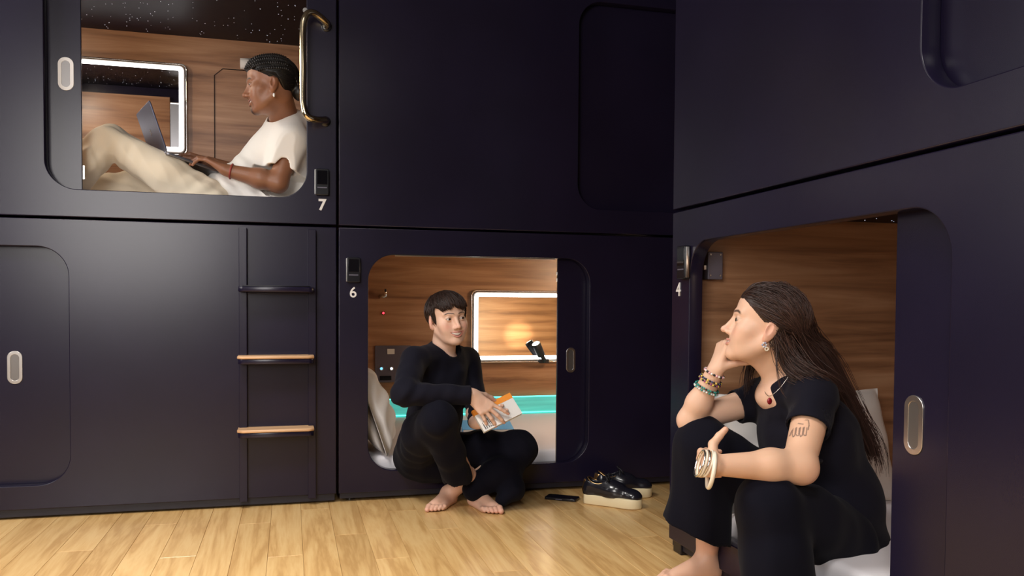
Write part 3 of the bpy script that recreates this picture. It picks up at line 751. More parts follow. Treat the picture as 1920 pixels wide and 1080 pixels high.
# ------------------------------------------------------------------ hands and feet
def rot_to(f, n, a): return f*math.cos(a)+n*math.sin(a)
def hand(F, wrist, fdir, palm, thumb_side, curls, thumb=None, scale=1.0, splay=(.10, .02, -.05, -.13), tl=1.0):
    """wrist -> knuckles along fdir; palm = normal out of the palm; thumb_side = a vector toward the thumb's side; curls = 4 x (a, b, c) in degrees"""
    w = np.array(wrist, float); f = nrm(fdir); n = np.array(palm, float); n = nrm(n-f*(n@f)); sd = np.cross(f, n); sd = sd*np.sign(sd @ np.array(thumb_side, float)); S = scale
    offs = (.030, .010, -.010, -.029); plen = (.088, .092, .086, .078)
    seg = ((.040, .024, .019), (.045, .028, .020), (.041, .026, .019), (.032, .020, .017)); rad = (.0088, .0090, .0085, .0075)
    tips = []
    for i in range(4):
        base = w+sd*offs[i]*.55*S+f*.008*S; kn = w+(f*plen[i]+sd*offs[i])*S
        F.cone(base, kn, .0145*S, .0108*S, .014*S, flat=n, q=.92)
        d = nrm(f+sd*splay[i]); p = kn; a = 0; r = rad[i]*S
        for j in range(3):
            a += math.radians(curls[i][j]); dd = rot_to(d, n, a); e = p+dd*seg[i][j]*S; r2 = r*(.93 if j < 2 else .84)
            F.cone(p, e, r, r2, .004*S); p = e; r = r2
        tips.append((p, dd, r))
    if thumb is None: thumb = ((.75, .65, .25), (.95, .35, .25), (1.0, .1, .2))
    p = w+(f*.016+sd*.020+n*.006)*S; r = .0150*S
    for j, (L, r2, kk) in enumerate(((.044, .0120, .012), (.034, .0102, .005), (.028, .0082, .004))):
        t = thumb[j]; dd = nrm(f*t[0]+sd*t[1]+n*t[2]); e = p+dd*L*S*tl; F.cone(p, e, r, r2*S, kk*S); p = e; r = r2*S
    tips.append((p, dd, r))
    F.cone(w-f*.01, w+f*.03*S, .0235*S, .021*S, .016*S, flat=n, q=.72)
    return tips
def foot_shape(F, heel, fdir, up, side_in, ankle, S=1.0, rank=.033):
    """heel = back of the sole; side_in = unit vector toward the big toe side"""
    h = np.array(heel, float); f = nrm(fdir); u = nrm(up); s_ = nrm(np.array(side_in)-f*(np.array(side_in)@f)); 
    F.ell(h+f*.030*S+u*.030*S, A(.030, .036, .032)*S, np.stack([s_, f, u], 1), .02)
    F.cone(ankle, h+f*.05*S+u*.050*S, rank, .034*S, .025)
    F.cone(h+f*.055*S+u*.055*S, h+f*.155*S+s_*.010*S+u*.026*S, .032*S, .021*S, .025, flat=u, q=.9)
    F.cone(h+f*.035*S-s_*.012*S+u*.022*S, h+f*.165*S-s_*.028*S+u*.013*S, .024*S, .0125*S, .02)
    F.cone(h+f*.035*S+s_*.008*S+u*.025*S, h+f*.172*S+s_*.026*S+u*.018*S, .024*S, .018*S, .02)
    toes = ((.030, .172, .047, .0135), (.009, .178, .036, .0098), (-.007, .174, .033, .0092), (-.021, .166, .030, .0088), (-.034, .156, .026, .0085))
    for (so, fo, L, r) in toes:
        a = h+f*fo*S+s_*so*S+u*.016*S; b = a+f*L*.55*S+u*.004*S; c = a+f*L*S-u*.004*S+s_*(-.1*so)*S
        F.cone(a, b, r*1.05*S, r*S, .006*S); F.cone(b, c, r*S, r*.88*S, .003*S)

# ------------------------------------------------------------------ hair strands
def strands_mesh(name, S, r0, r1, mat_, parent, sides=3, cols=None):
    """S: strands x points x 3"""
    n, k, _ = S.shape; tan = np.gradient(S, axis=1); tan /= np.linalg.norm(tan, axis=2)[..., None]+1e-9
    ref = np.broadcast_to(np.array([.31, .52, .79]), tan.shape); u = np.cross(tan, ref); u /= np.linalg.norm(u, axis=2)[..., None]+1e-9; v = np.cross(tan, u)
    t = np.linspace(0, 1, k); rad = (r0*(1-t)+r1*t)[None, :, None]
    V = np.stack([S+rad*(u*math.cos(2*math.pi*j/sides)+v*math.sin(2*math.pi*j/sides)) for j in range(sides)], 2)
    idx = np.arange(n*k*sides).reshape(n, k, sides); Q = []
    for j in range(sides):
        a, b = idx[:, :-1, j], idx[:, :-1, (j+1) % sides]; c, d = idx[:, 1:, (j+1) % sides], idx[:, 1:, j]
        Q.append(np.stack([a, b, c, d], -1).reshape(-1, 4))
    Q = np.concatenate(Q); Cc = None
    if cols is not None: Cc = np.repeat(cols, k*sides, 0)
    return link(name, raw_mesh(name, V.reshape(-1, 3), Q, Cc), mat_, parent)
def locals_(H, p): return ((p-H.o) @ H.R)/H.s
def grow_hair(H, mask, thick, comb, n, seed, off, steps, step, col, parent, r0=.0013, r1=.0005, extra=None, cap_col=None, stop=True, jit=.25, tail=None, lo=(.15, .15, .15), hi=(.15, .15, .15), core=None):
    """a cap of hair that tapers to the hairline (mask < 0 inside) and strands combed over the skull"""
    F0 = Field(H.o-A(*lo), H.o+A(*hi), .003); H.cranium(F0)
    x, y, z = F0.coords(); lx, ly, lz = [((x-H.o[0])*H.R[0][i]+(y-H.o[1])*H.R[1][i]+(z-H.o[2])*H.R[2][i])/H.s for i in range(3)]
    m = mask(lx+0*ly*lz, ly+0*lx*lz, lz+0*lx*ly)
    F = Field(F0.lo, F0.lo+(np.array(F0.n)-1)*F0.res, F0.res); F.d = np.maximum(F0.d-(thick*ss(.001, -.020, m)+.0012), m*H.s).astype(np.float32)
    if core: core(F)
    V, Q = F.mesh(); cc = col*.6 if cap_col is None else cap_col
    hair = link('hair', raw_mesh('hair', V, Q, np.tile(cc, (len(V), 1))), M['hair'], parent)
    r = np.random.RandomState(seed); V0, _ = F0.mesh(); L0 = locals_(H, V0); ok = mask(*L0.T) < -.002
    V0 = V0[ok]; p = V0[r.randint(0, len(V0), n)]+r.normal(size=(n, 3))*.001; o = r.uniform(off[0], off[1], (n, 1)); J = r.normal(size=(n, 3))*jit; life = r.uniform(.7, 1.25, n)
    g = F0.grad(p); p = p-g*(F0.sample(p)[:, None]-.001); P_ = [p]; alive = np.ones(n, bool)
    for i in range(steps):
        L = locals_(H, p); d = comb(L)+J*.6; d = (d @ H.R.T); g = F0.grad(p); d = d-g*(d*g).sum(1)[:, None]; d /= np.linalg.norm(d, axis=1)[:, None]+1e-9
        q = p+d*step; g = F0.grad(q); oo = o*min(1, (i+1)/3.0); q = q-g*(F0.sample(q)[:, None]-oo)
        if stop: alive &= (mask(*locals_(H, q).T) < r.uniform(-.003, .006, n)) & (i/steps < life)
        p = np.where(alive[:, None], q, p+d*1e-5); P_.append(p)
    S = np.stack(P_, 1)
    if tail: S = tail(S, r, locals_(H, S[:, 0]))
    cols = col[None]*r.uniform(.5, 1.6, (len(S), 1))
    if extra is not None and len(extra): 
        S = np.concatenate([S, extra]); cols = np.concatenate([cols, col[None]*r.uniform(.5, 1.6, (len(extra), 1))])
    strands_mesh('hair_strands', S, r0, r1, M['hair'], hair, 3, cols)
    return hair, F0
def resample(cv, k):
    tt = np.linspace(0, len(cv)-1, k); i0 = np.floor(tt).astype(int); i1 = np.minimum(i0+1, len(cv)-1); f = (tt-i0)[:, None]; return cv[i0]*(1-f)+cv[i1]*f
M['eye'] = mat('eyeball', (1, 1, 1), .12, attr='col', spec=.6)
M['teeth'] = mat('teeth', (.90, .87, .82), .25)
M['mouth'] = mat('mouth_inside', (.10, .02, .02), .6)
M['skin'] = mat('skin', (1, 1, 1), .46, attr='col', sss=.12, spec=.4, bump=.05, bscale=350)
M['skin_dark'] = mat('skin_deep', (1, 1, 1), .42, attr='col', sss=.08, spec=.45, bump=.05, bscale=350)
# ================================================================== the reader in pod 6
def build_reader():
    t = thing('person', 'short-haired person in black sitting barefoot on the sill of pod 6', 'person', tuple(P(830, 870, 3.5)*A(1, 1, 0)))
    H = Head(P(838, 597, 3.46), (.27, -.96, .01), (-.10, .02, 1), .985, smile=1.5, gap=.0130, cheek=1.10, jaw=.90, eye=.0037, nosew=.92)
    skin = A(.70, .45, .335); lip = (.55, .21, .18); blush = (.70, .31, .23); brow = (.03, .014, .01)
    shR, shL = P(778, 675, 3.38), P(878, 677, 3.58); elR = P(757, 738, 3.22); wrR = P(884, 741, 3.19); elL = P(892, 752, 3.50); wrL = P(893, 792, 3.30)
    nb = P(830, 662, 3.50); bf = nrm((.45, -.9, 0))
    parts = []
    # head, neck and upper chest
    F = Field(H.o-A(.14, .14, .235), H.o+A(.14, .14, .125), .0018); H.add(F)
    F.cone(H.W(0, -.022, -.045), nb, .0475, .052, .02); F.cone(H.W(0, .03, -.085), nb+bf*.012, .018, .03, .03)
    F.cone(nb-A(0, 0, .03)-bf*.02, shR+A(.02, 0, -.005)-bf*.02, .045, .035, .03); F.cone(nb-A(0, 0, .03)-bf*.02, shL-A(.02, 0, .005)-bf*.02, .045, .035, .03)
    F.ell(nb+bf*.015-A(0, 0, .055), (.085, .065, .05), None, .03)
    F.plane(nb-A(0, 0, .030), (0, 0, -1)); V, Q = F.mesh(); parts.append((V, Q, H.paint(V, skin, lip, brow, None, None, blush, .75)))
    # right hand on the book
    f = P(914, 768, 3.17)-wrR
    F = Field(wrR-A(.09, .12, .20), wrR+A(.17, .09, .07), .0022)
    F.cone(P(850, 741, 3.2), wrR, .030, .026, .01, flat=(0, 0, 1), q=.9)
    tips = hand(F, wrR, f, (.25, .85, -.45), P(940, 750, 3.2)-P(910, 790, 3.2), ((2, 12, 8), (10, 14, 10), (12, 16, 12), (16, 18, 12)), thumb=((.6, .6, .55), (.8, .4, .5), (.9, .2, .5)), scale=.95, splay=(.26, .04, -.14, -.30))
    V, Q = F.mesh(); c = np.tile(skin*.97, (len(V), 1))
    for (p, d, r) in tips: c = mixc(c, (.62, .27, .2), np.exp(-((V-p)**2).sum(1)/.011**2)*.55)
    parts.append((V, Q, c))
    # left hand behind the book
    F = Field(wrL-A(.08, .12, .12), wrL+A(.18, .09, .09), .003)
    F.cone(P(885, 775, 3.38), wrL, .028, .025, .01)
    hand(F, wrL, P(940, 775, 3.25)-wrL, (0, -1, .1), (0, 0, 1), ((20, 20, 15),)*4, scale=.92)
    V, Q = F.mesh(); parts.append((V, Q, np.tile(skin, (len(V), 1))))
    # feet
    def foot_part(toe_px, heel_px, ank, side, length=.235, up=(0, 0, 1), lift=0.0, S=1.0):
        toe = PZ(*toe_px, lift); he = PZ(*heel_px, lift); fd = nrm((toe-he)*A(1, 1, 0)); heel = toe-fd*length
        F = Field(np.minimum(np.minimum(heel, toe), ank)-.06, np.maximum(np.maximum(heel, toe), ank)+.06, .0026)
        foot_shape(F, heel, fd, up, side(fd), ank, S); F.plane((0, 0, .0015+lift*0), (0, 0, -1))
        V, Q = F.mesh(); c = np.tile(skin*A(1.0, .93, .9), (len(V), 1))
        c = mixc(c, (.62, .24, .18), np.exp(-((V-toe)**2).sum(1)/.04**2)*.5+np.exp(-((V-heel)**2).sum(1)/.035**2)*.4)
        parts.append((V, Q, c))
    foot_part((932, 967), (862, 932), P(878, 888, 3.42), lambda f: np.cross(f, (0, 0, 1))*-1, S=1.0)
    foot_part((806, 964), (862, 928), P(868, 905, 3.46), lambda f: np.cross(f, (0, 0, 1))*1, up=(.25, -.1, .95), S=.95)
    # hidden core of the torso and legs, so that the figure is whole under its clothes
    hipR, hipL, knR, knL, anR, anL = P(782, 846, 3.60), P(848, 850, 3.68), P(822, 788, 3.18), P(972, 843, 3.49), P(880, 892, 3.41), P(868, 908, 3.45)
    F = Field(A(.30, 3.0, .0), A(1.2, 3.85, .72), .010)
    F.chain([P(810, 850, 3.65), P(816, 790, 3.60), P(826, 725, 3.54), nb-A(0, 0, .05)-bf*.03], [.09, .085, .08, .04], .04, flat=bf, q=.66)
    for a, b, c_ in ((hipR, knR, anR), (hipL, knL, anL)): F.chain([a, b, c_], [.06, .04, .024], .02)
    for a, b, c_ in ((shR, elR, wrR), (shL, elL, wrL)): F.chain([a, b, c_], [.042, .034, .024], .02)
    F.plane((0, 0, .02), (0, 0, -1))
    V, Q = F.mesh(); parts.append((V, Q, np.tile(skin, (len(V), 1))))
    V, Q, Cc = join_parts(parts); body = link('body', raw_mesh('body', V, Q, Cc), M['skin'], t)
    H.eyes(body, nrm((.48, -.88, .0)), (.07, .035, .02)); H.teeth(body)
    # long-sleeved top
    F = Field(A(.28, 3.0, .18), A(1.0, 3.85, .76), .0038)
    F.chain([P(806, 855, 3.63), P(814, 790, 3.57), P(826, 720, 3.50), P(830, 692, 3.50)], [.135, .122, .128, .09], .05, flat=bf, q=.70)
    F.ell(nb+bf*.022-A(0, 0, .078), (.085, .058, .05), None, .03)
    F.cone(nb-A(0, 0, .012), shR, .064, .052, .04); F.cone(nb-A(0, 0, .012), shL, .064, .052, .04)
    F.chain([shR, elR, P(880, 741, 3.19)], [.056, .049, .038], .022); F.chain([shL, elL, P(892, 788, 3.32)], [.055, .047, .037], .022)
    F.disp(lambda p: .004*wob(p, 55, 3)+.0035*wob(p, 95, 4, axis=(.2, 0, 1))*ss(.0, .25, .75-p[:, 2])+.003*np.sin(((p-elR)@nrm((.7, .2, -.6)))*130)*np.exp(-((p-elR)**2).sum(1)/.075**2))
    F.cutplane_near(P(882, 741, 3.19), wrR-elR, .06); F.cutplane_near(P(893, 790, 3.31), wrL-elL, .06)
    F.cone(nb+bf*.030+A(0, 0, .030), H.W(0, .01, -.05), .060, .078, .006, 's')
    V, Q = F.mesh(); link('long_sleeved_top', raw_mesh('top', V, Q), M['black_knit'], t)
    # wide trousers
    F = Field(A(.28, 2.95, .0), A(1.22, 3.98, .58), .005)
    F.ell(P(808, 858, 3.66), (.165, .15, .115), None, .03)
    F.chain([hipR, P(795, 812, 3.36), knR, P(842, 850, 3.28), P(857, 896, 3.37)], [.098, .088, .070, .060, .062], .03)
    F.cutplane_near(P(858, 903, 3.37), nrm(P(858, 903, 3.36)-P(845, 840, 3.27)), .12)
    F.cone(P(857, 893, 3.365), P(866, 930, 3.40), .048, .056, .004, 's')
    F.chain([hipL, P(910, 845, 3.56), knL], [.10, .088, .078], .03); F.chain([knL, P(935, 885, 3.43), P(890, 914, 3.43)], [.075, .066, .056], .03)
    F.chain([P(960, 880, 3.45), P(962, 918, 3.37), P(940, 936, 3.36)], [.05, .04, .03], .03)
    F.disp(lambda p: .006*wob(p, 40, 8)+.006*wob(p, 70, 9, axis=(.3, .1, -1)))
    F.plane((0, 0, .004), (0, 0, -1))
    V, Q = F.mesh(); link('trousers', raw_mesh('trousers', V, Q), M['black_cloth'], t)
    # short hair with a fringe
    def mask(x, y, z):
        ax = np.abs(x)
        front = .044+.007*np.sin(x*85+1)+.004*np.sin(x*210)
        hl = front*ss(.024, .032, y)+(-.030)*(1-ss(.024, .032, y))
        hl = np.where(y < .014, .022, hl); hl = hl+(-.075-hl)*ss(-.031, -.040, y)
        return hl-z
    crown = A(.005, -.045, .112)
    def comb(L):
        d = L-crown; d = d/(np.linalg.norm(d, axis=1)[:, None]+1e-6); d[:, 2] -= .35; d[:, 0] -= .25*(L[:, 1] > .0); return d
    grow_hair(H, mask, .009, comb, 2600, 4, (.006, .014), 12, .0105, A(.030, .015, .011), t)
    settle(t)
M['black_knit'] = mat('black_knit', (.0045, .0042, .010), .85, sheen=.03, spec=.15, bump=.1, bscale=400)
M['black_cloth'] = mat('black_cloth', (.0035, .0034, .008), .9, sheen=.02, spec=.12, bump=.1, bscale=300)
M['hair'] = mat('hair', (1, 1, 1), .42, attr='col', spec=.4)
build_reader()
# ================================================================== the man with the laptop in pod 7
def build_man():
    t = thing('person', 'man in white t-shirt and cream trousers reclining with a laptop in pod 7', 'person', (-.25, 3.9, 1.322))
    H = Head(P(509, 160, 3.76), (-1, .03, -.13), (0, 0, 1), 1.07, smile=1.1, gap=.0105, jaw=.98, nosew=1.18, nose=1.0, lips=1.35, eye=.0030, chin=1.0)
    skin = A(.255, .112, .060); lip = (.24, .095, .075); blush = (.29, .115, .06)
    shN, shF = P(546, 262, 3.78), P(520, 250, 4.10); elN = P(522, 343, 3.745); wrN = P(424, 319, 3.76); elF = P(480, 330, 4.14); wrF = P(395, 305, 4.02)
    nb = P(537, 232, 3.90); parts = []; ax = nrm(P(545, 245, 3.9)-P(425, 350, 3.9)); bf = nrm(np.cross((0, 1, 0), ax)); bf = bf*np.sign(-bf[0])
    F = Field(H.o-A(.15, .13, .24), H.o+A(.17, .2, .135), .0019); H.add(F)
    F.cone(H.W(0, -.026, -.045), nb, .055, .060, .02); F.cone(H.W(0, .025, -.085), nb+bf*.03, .02, .035, .03)
    F.cone(nb, shN, .055, .04, .04); F.cone(nb, shF, .055, .04, .04)
    V, Q = F.mesh(); parts.append((V, Q, H.paint(V, skin, lip, (.012, .007, .005), (.014, .008, .006), None, blush, 1.1)))
    # near arm
    F = Field(np.minimum(wrN-A(.2, .06, .06), elN-.07), np.maximum(shN, elN)+.07, .0024)
    F.chain([shN, elN], [.048, .040], .02); F.cone(elN, elN+(wrN-elN)*.35, .041, .043, .02); F.cone(elN+(wrN-elN)*.35, wrN, .041, .026, .02)
    tips = hand(F, wrN, P(372, 287, 3.80)-wrN, (-.35, .25, -1), (-.2, 1, 0), ((28, 35, 20), (24, 35, 20), (24, 35, 20), (26, 35, 20)), scale=1.04)
    V, Q = F.mesh(); c = np.tile(skin*1.0, (len(V), 1))
    for (p, d, r) in tips: c = mixc(c, (.30, .15, .10), np.exp(-((V-p)**2).sum(1)/.010**2)*.5)
    parts.append((V, Q, c))
    F = Field(np.minimum(wrF-A(.2, .09, .09), elF-.06), np.maximum(shF, elF)+.06, .0034)
    F.chain([shF, elF, wrF], [.045, .036, .025], .02); hand(F, wrF, (-.9, -.1, .25), (-.1, -.1, -1), (0, -1, 0), ((28, 35, 20),)*4, scale=1.02)
    V, Q = F.mesh(); parts.append((V, Q, np.tile(skin, (len(V), 1))))
    hipN, hipF = P(398, 374, 3.83), P(415, 368, 4.03); knN, knF = P(207, 264, 3.86), P(255, 352, 4.10); anN, anF = P(128, 350, 3.88), P(110, 362, 4.05)
    F = Field(A(-1.15, 3.68, 1.31), A(.2, 4.25, 1.72), .011)
    F.chain([P(415, 374, 3.93), P(465, 350, 3.93), P(530, 290, 3.93), nb+A(.01, 0, -.02)], [.06, .075, .085, .05], .04, flat=(0, 1, 0), q=1.2)
    for a, b, c_ in ((hipN, knN, anN), (hipF, knF, anF)): F.chain([a-A(0, 0, .01), b, c_], [.05, .045, .035], .02)
    for a in (anN, anF): F.cone(a, a+A(-.12, 0, -.01), .03, .025, .02)
    F.plane((0, 0, 1.33), (0, 0, -1)); F.plane((.165, 0, 0), (1, 0, 0)); F.plane((0, 3.7, 0), (0, -1, 0))
    V, Q = F.mesh(); parts.append((V, Q, np.tile(skin, (len(V), 1))))
    V, Q, Cc = join_parts(parts); body = link('body', raw_mesh('body', V, Q, Cc), M['skin_dark'], t)
    H.eyes(body, nrm((-1, -.30, -.28)), (.03, .014, .008)); H.teeth(body)
    # t-shirt
    F = Field(A(-.48, 3.68, 1.30), A(.19, 4.24, 1.74), .004)
    F.chain([P(398, 372, 3.92), P(455, 350, 3.93), P(528, 284, 3.92), P(545, 252, 3.92)], [.090, .100, .114, .10], .05, flat=(0, 1, 0), q=1.28); F.chain([P(548, 275, 3.90), P(548, 372, 3.90), P(470, 385, 3.92)], [.10, .115, .09], .05, flat=(0, 1, 0), q=1.25)
    F.cone(nb+A(.0, 0, -.012), shN, .062, .062, .04); F.cone(nb+A(.0, 0, -.012), shF, .062, .058, .04)
    sN = shN+(elN-shN)*.70; sF = shF+(elF-shF)*.66
    F.cone(shN, sN+(elN-shN)*.3, .064, .070, .03); F.cone(shF, sF+(elF-shF)*.3, .06, .066, .03)
    dN = nrm(elN-shN)
    F.disp(lambda p: -.005+.0055*wob(p, 45, 21)+.0075*wob(p, 75, 22, axis=(-.7, 0, -.6))+.007*np.sin(((p-P(430, 350, 3.85))@ax)*110+3*wob(p, 12, 5))*np.exp(-((p-P(430, 352, 3.85))**2).sum(1)/.12**2))
    F.cutplane_near(sN, dN, .13); F.cutplane_near(sF, elF-shF, .13)
    F.cone(sN-dN*.025, sN+dN*.05, .056, .062, .003, 's')
    F.cone(nb+bf*.012+A(-.012, 0, .016), H.W(0, .0, -.055), .062, .07, .005, 's')
    F.plane((.170, 0, 0), (1, 0, 0)); F.plane((0, 0, 1.322), (0, 0, -1)); F.plane((0, 3.705, 0), (0, -1, 0))
    V, Q = F.mesh(); link('t_shirt', raw_mesh('t_shirt', V, Q), M['white_cotton'], t)
    # trousers
    F = Field(A(-1.2, 3.68, 1.30), A(-.12, 4.3, 1.70), .0042)
    F.ell(P(405, 384, 3.93), (.07, .15, .07), None, .03)
    F.chain([hipF, knF, anF], [.08, .078, .068], .04)
    F.chain([hipN, P(312, 328, 3.83), knN], [.078, .081, .069], .04); F.chain([knN, P(165, 300, 3.86), anN], [.070, .074, .068], .016)
    d1 = nrm(knN-hipN); d2 = nrm(anN-knN)
    def folds(p):
        q = p-knN; near = np.exp(-(q**2).sum(1)/.11**2)
        a = .006*wob(p, 48, 31)+.008*wob(p, 80, 32, axis=d1)+.005*np.abs(wob(p, 60, 35, axis=d1+A(0, .2, .5)))
        a += .010*np.sin((q@nrm(d1+d2*.2))*105+2*wob(p, 14, 7))*near*ss(.02, -.06, q[:, 2])
        a += .006*np.sin(((p-hipN)@nrm(d1+A(0, 0, .6)))*95+2*wob(p, 10, 9))*np.exp(-((p-hipN)**2).sum(1)/.12**2)
        return a
    F.disp(folds); F.plane((0, 0, 1.322), (0, 0, -1)); F.plane((0, 3.705, 0), (0, -1, 0))
    V, Q = F.mesh(); link('trousers', raw_mesh('trousers', V, Q), M['cream_cotton'], t)
    # braided hair: cap, cornrows running back and a low knot
    def mask(x, y, z):
        hl = .056-.62*np.clip(.066-y, 0, .2); hl = np.where(y < .006, .016+.1*(y), hl); hl = hl+(-.066-hl)*ss(-.020, -.062, y)
        return hl-z
    def knot(F): F.ell(H.W(0, -.104, -.034), A(.030, .028, .036)*H.s, H.R, .014)
    comb = lambda L: np.stack([-.2*L[:, 0], -np.ones(len(L)), -.3+0*L[:, 0]], 1)
    hair, F0 = grow_hair(H, mask, .010, comb, 1500, 5, (.009, .013), 12, .010, A(.010, .008, .007), t, .0012, .0007, lo=(.15, .15, .16), hi=(.2, .15, .16), core=knot)
    for k in range(-5, 6):
        th = k*math.radians(16); pts = []
        for i in range(40):
            a = math.radians(22+i*(172-22)/39)
            d = A(math.sin(th)*(.35+.65*math.sin(a)), math.cos(a), math.cos(th)*math.sin(a)); d = d/np.linalg.norm(d); p = A(0, -.01, .033)+d*A(.0735, .094, .077)
            if mask(*[np.array([v]) for v in p])[0] > -.003: continue
            pw = H.W(*p)[None]; g = F0.grad(pw); pw = (pw-g*(F0.sample(pw)[:, None]-.009))[0]
            conv = ss(125, 172, math.degrees(a)); pts.append(pw*(1-conv)+H.W(.012*math.sin(th), -.110, -.030)*conv)
        pts = catmull(pts, 4); rr = .0066+.0018*np.sin(np.arange(len(pts))*1.25)
        tube('braid', pts, rr, M['braid'], hair, 8)
    # earring, bracelet
    e = H.W(-.078, -.006, -.058); F = Field(e-.02, e+.02, .0012); F.ell(e, (.005, .005, .009), None); V, Q = F.mesh()
    link('pearl_earring', raw_mesh('earring', V, Q), M['pearl'], t)
    wa = nrm(wrN-elN); c = wrN-wa*.022; u = nrm(np.cross(wa, (0, 0, 1))); v = np.cross(u, wa)
    tube('red_bracelet', [c+(u*math.cos(a)+v*math.sin(a))*.031 for a in np.linspace(0, 6.283, 28, endpoint=False)], .0042, M['red_cord'], t, 8, closed=True)
    settle(t)
M['white_cotton'] = mat('white_cotton', (.80, .77, .72), .85, bump=.08, bscale=300)
M['cream_cotton'] = mat('cream_cotton', (.70, .61, .47), .85, bump=.1, bscale=250)
M['braid'] = mat('braided_hair', (.008, .006, .006), .45, spec=.4, bump=.4, bscale=180)
M['pearl'] = mat('pearl', (.82, .8, .76), .2)
M['red_cord'] = mat('red_cord', (.25, .03, .02), .5)
build_man()
# ================================================================== the long-haired woman in pod 4
def beads(name, c, axis, R, r, n, cols, parent, tilt=0.0):
    axis = nrm(axis); ref = A(0, 0, 1) if abs(axis[2]) < .9 else A(1, 0, 0); u = nrm(np.cross(axis, ref)); w = np.cross(axis, u); V = []; Q = []; Cc = []
    base = bmesh.new(); bmesh.ops.create_icosphere(base, subdivisions=1, radius=r); bv = [np.array(v.co) for v in base.verts]; bfc = [[v.index for v in f.verts] for f in base.faces]; base.free()
    for i in range(n):
        a = 2*math.pi*i/n; p = np.array(c)+R*(u*math.cos(a)+w*math.sin(a)); m = len(V)
        V += [p+b for b in bv]; Q += [[m+j for j in f] for f in bfc]; Cc += [cols[i % len(cols)]]*len(bv)
    return link(name, raw_mesh(name, np.array(V), np.array(Q), np.array(Cc)), M['bead'], parent)
def ring(name, c, axis, R, r, m, parent):
    axis = nrm(axis); ref = A(0, 0, 1) if abs(axis[2]) < .9 else A(1, 0, 0); u = nrm(np.cross(axis, ref)); w = np.cross(axis, u)
    return tube(name, [np.array(c)+R*(u*math.cos(a)+w*math.sin(a)) for a in np.linspace(0, 2*math.pi, 40, endpoint=False)], r, M[m], parent, 10, closed=True)
def build_long_hair():
    t = thing('person', 'woman with long brown hair, black t-shirt and bangles sitting on the sill of pod 4', 'person', (1.4, 2.1, 0))
    fw = nrm((-.85, .50, .21)); H = Head(P(1437, 611, 2.10), fw, (0, 0, 1), 1.03, smile=.9, gap=.0075, jaw=.94, nosew=.88, nose=1.06, lips=.95, eye=.0046, chin=1.0)
    skin = A(.70, .45, .325); lip = (.55, .22, .19); blush = (.70, .32, .23); brow = (.030, .014, .010)
    shN, shF = P(1528, 748, 1.96), P(1425, 748, 2.27); elN, wrN = P(1497, 874, 1.85), P(1336, 872, 1.88); elF, wrF = P(1294, 788, 2.28), P(1342, 694, 2.20)
    nb = P(1478, 712, 2.11); parts = []; bf = nrm((-.96, .25, .12))
    # head and neck
    F = Field(H.o-A(.17, .17, .25), H.o+A(.19, .17, .135), .0019); H.add(F)
    F.cone(H.W(0, -.024, -.04), nb, .047, .052, .02); F.cone(H.W(0, .02, -.085), nb+bf*.03-A(0, 0, .01), .018, .028, .03)
    F.cone(nb-A(0, 0, .02), shN, .052, .045, .04); F.cone(nb-A(0, 0, .02), shF, .052, .045, .04); F.ell(nb+bf*.02-A(0, 0, .055), (.065, .09, .05), None, .03)
    V, Q = F.mesh(); parts.append((V, Q, H.paint(V, skin, lip, brow, None, None, blush, 1.05)))
    # near arm with the tattoo
    F = Field(np.minimum(np.minimum(wrN, elN), shN)-A(.10, .10, .10), np.maximum(np.maximum(elN, shN), wrN)+A(.07, .15, .07), .0021)
    F.cone(shN, elN, .050, .040, .02); F.cone(elN, elN+(wrN-elN)*.32, .040, .0415, .025); F.cone(elN+(wrN-elN)*.32, wrN, .040, .0255, .025)
    F.ell(elN+A(.012, -.01, -.008), (.028, .028, .028), None, .03)
    hd = nrm((.12, .97, -.12))
    tips = hand(F, wrN, hd, (1, -.1, -.1), (0, 0, 1), ((40, 35, 20), (45, 35, 20), (50, 35, 20), (50, 40, 20)), thumb=((.35, .75, .1), (.1, .8, .6), (-.1, .8, .65)), scale=.97, tl=.85)
    V, Q = F.mesh(); c = np.tile(skin*A(.98, .93, .86), (len(V), 1)); c = mixc(c, blush, np.exp(-((V-(elN+A(.02, -.02, -.02)))**2).sum(1)/.03**2)*.5)
    for (p, d, r) in tips: c = mixc(c, (.64, .3, .22), np.exp(-((V-p)**2).sum(1)/.012**2)*.5)
    vd = nrm(elN-CAM); d0 = P(1496, 802, 1.87)
    lines = [[(1478, 808), (1475, 800), (1479, 792), (1490, 788), (1504, 786), (1516, 787), (1517, 797), (1515, 806)], [(1486, 796), (1496, 793), (1506, 795)],
             [(1481, 796), (1476, 810), (1477, 817), (1481, 816), (1486, 801)]]
    for k, x0 in enumerate((1487, 1494, 1501, 1508)): lines.append([(x0, 801), (x0-2, 813), (x0, 819-k % 2*2), (x0+3, 817), (x0+5, 802)])
    flatV = V-np.outer((V-d0)@vd, vd); dist = np.full(len(V), 9.0)
    for L in lines:
        pts = [P(a, b, 1.87) for a, b in L]; pts = [p-vd*((p-d0)@vd) for p in pts]
        for a, b in zip(pts[:-1], pts[1:]):
            ab = b-a; tt = np.clip(((flatV-a)@ab)/(ab@ab), 0, 1); dist = np.minimum(dist, np.linalg.norm(flatV-a-tt[:, None]*ab, axis=1))
    c = mixc(c, (.10, .06, .05), ss(.0019, .0007, dist)*(((V-elN)@vd) < .03)*.8)
    parts.append((V, Q, c))
    # far arm, hand under the chin
    F = Field(np.minimum(np.minimum(wrF, elF), shF)-A(.08, .08, .06), np.maximum(np.maximum(elF, shF), wrF)+A(.09, .07, .13), .0022)
    F.cone(shF, elF, .045, .037, .02); F.cone(elF, elF+(wrF-elF)*.35, .036, .037, .02); F.cone(elF+(wrF-elF)*.35, wrF, .036, .0245, .02)
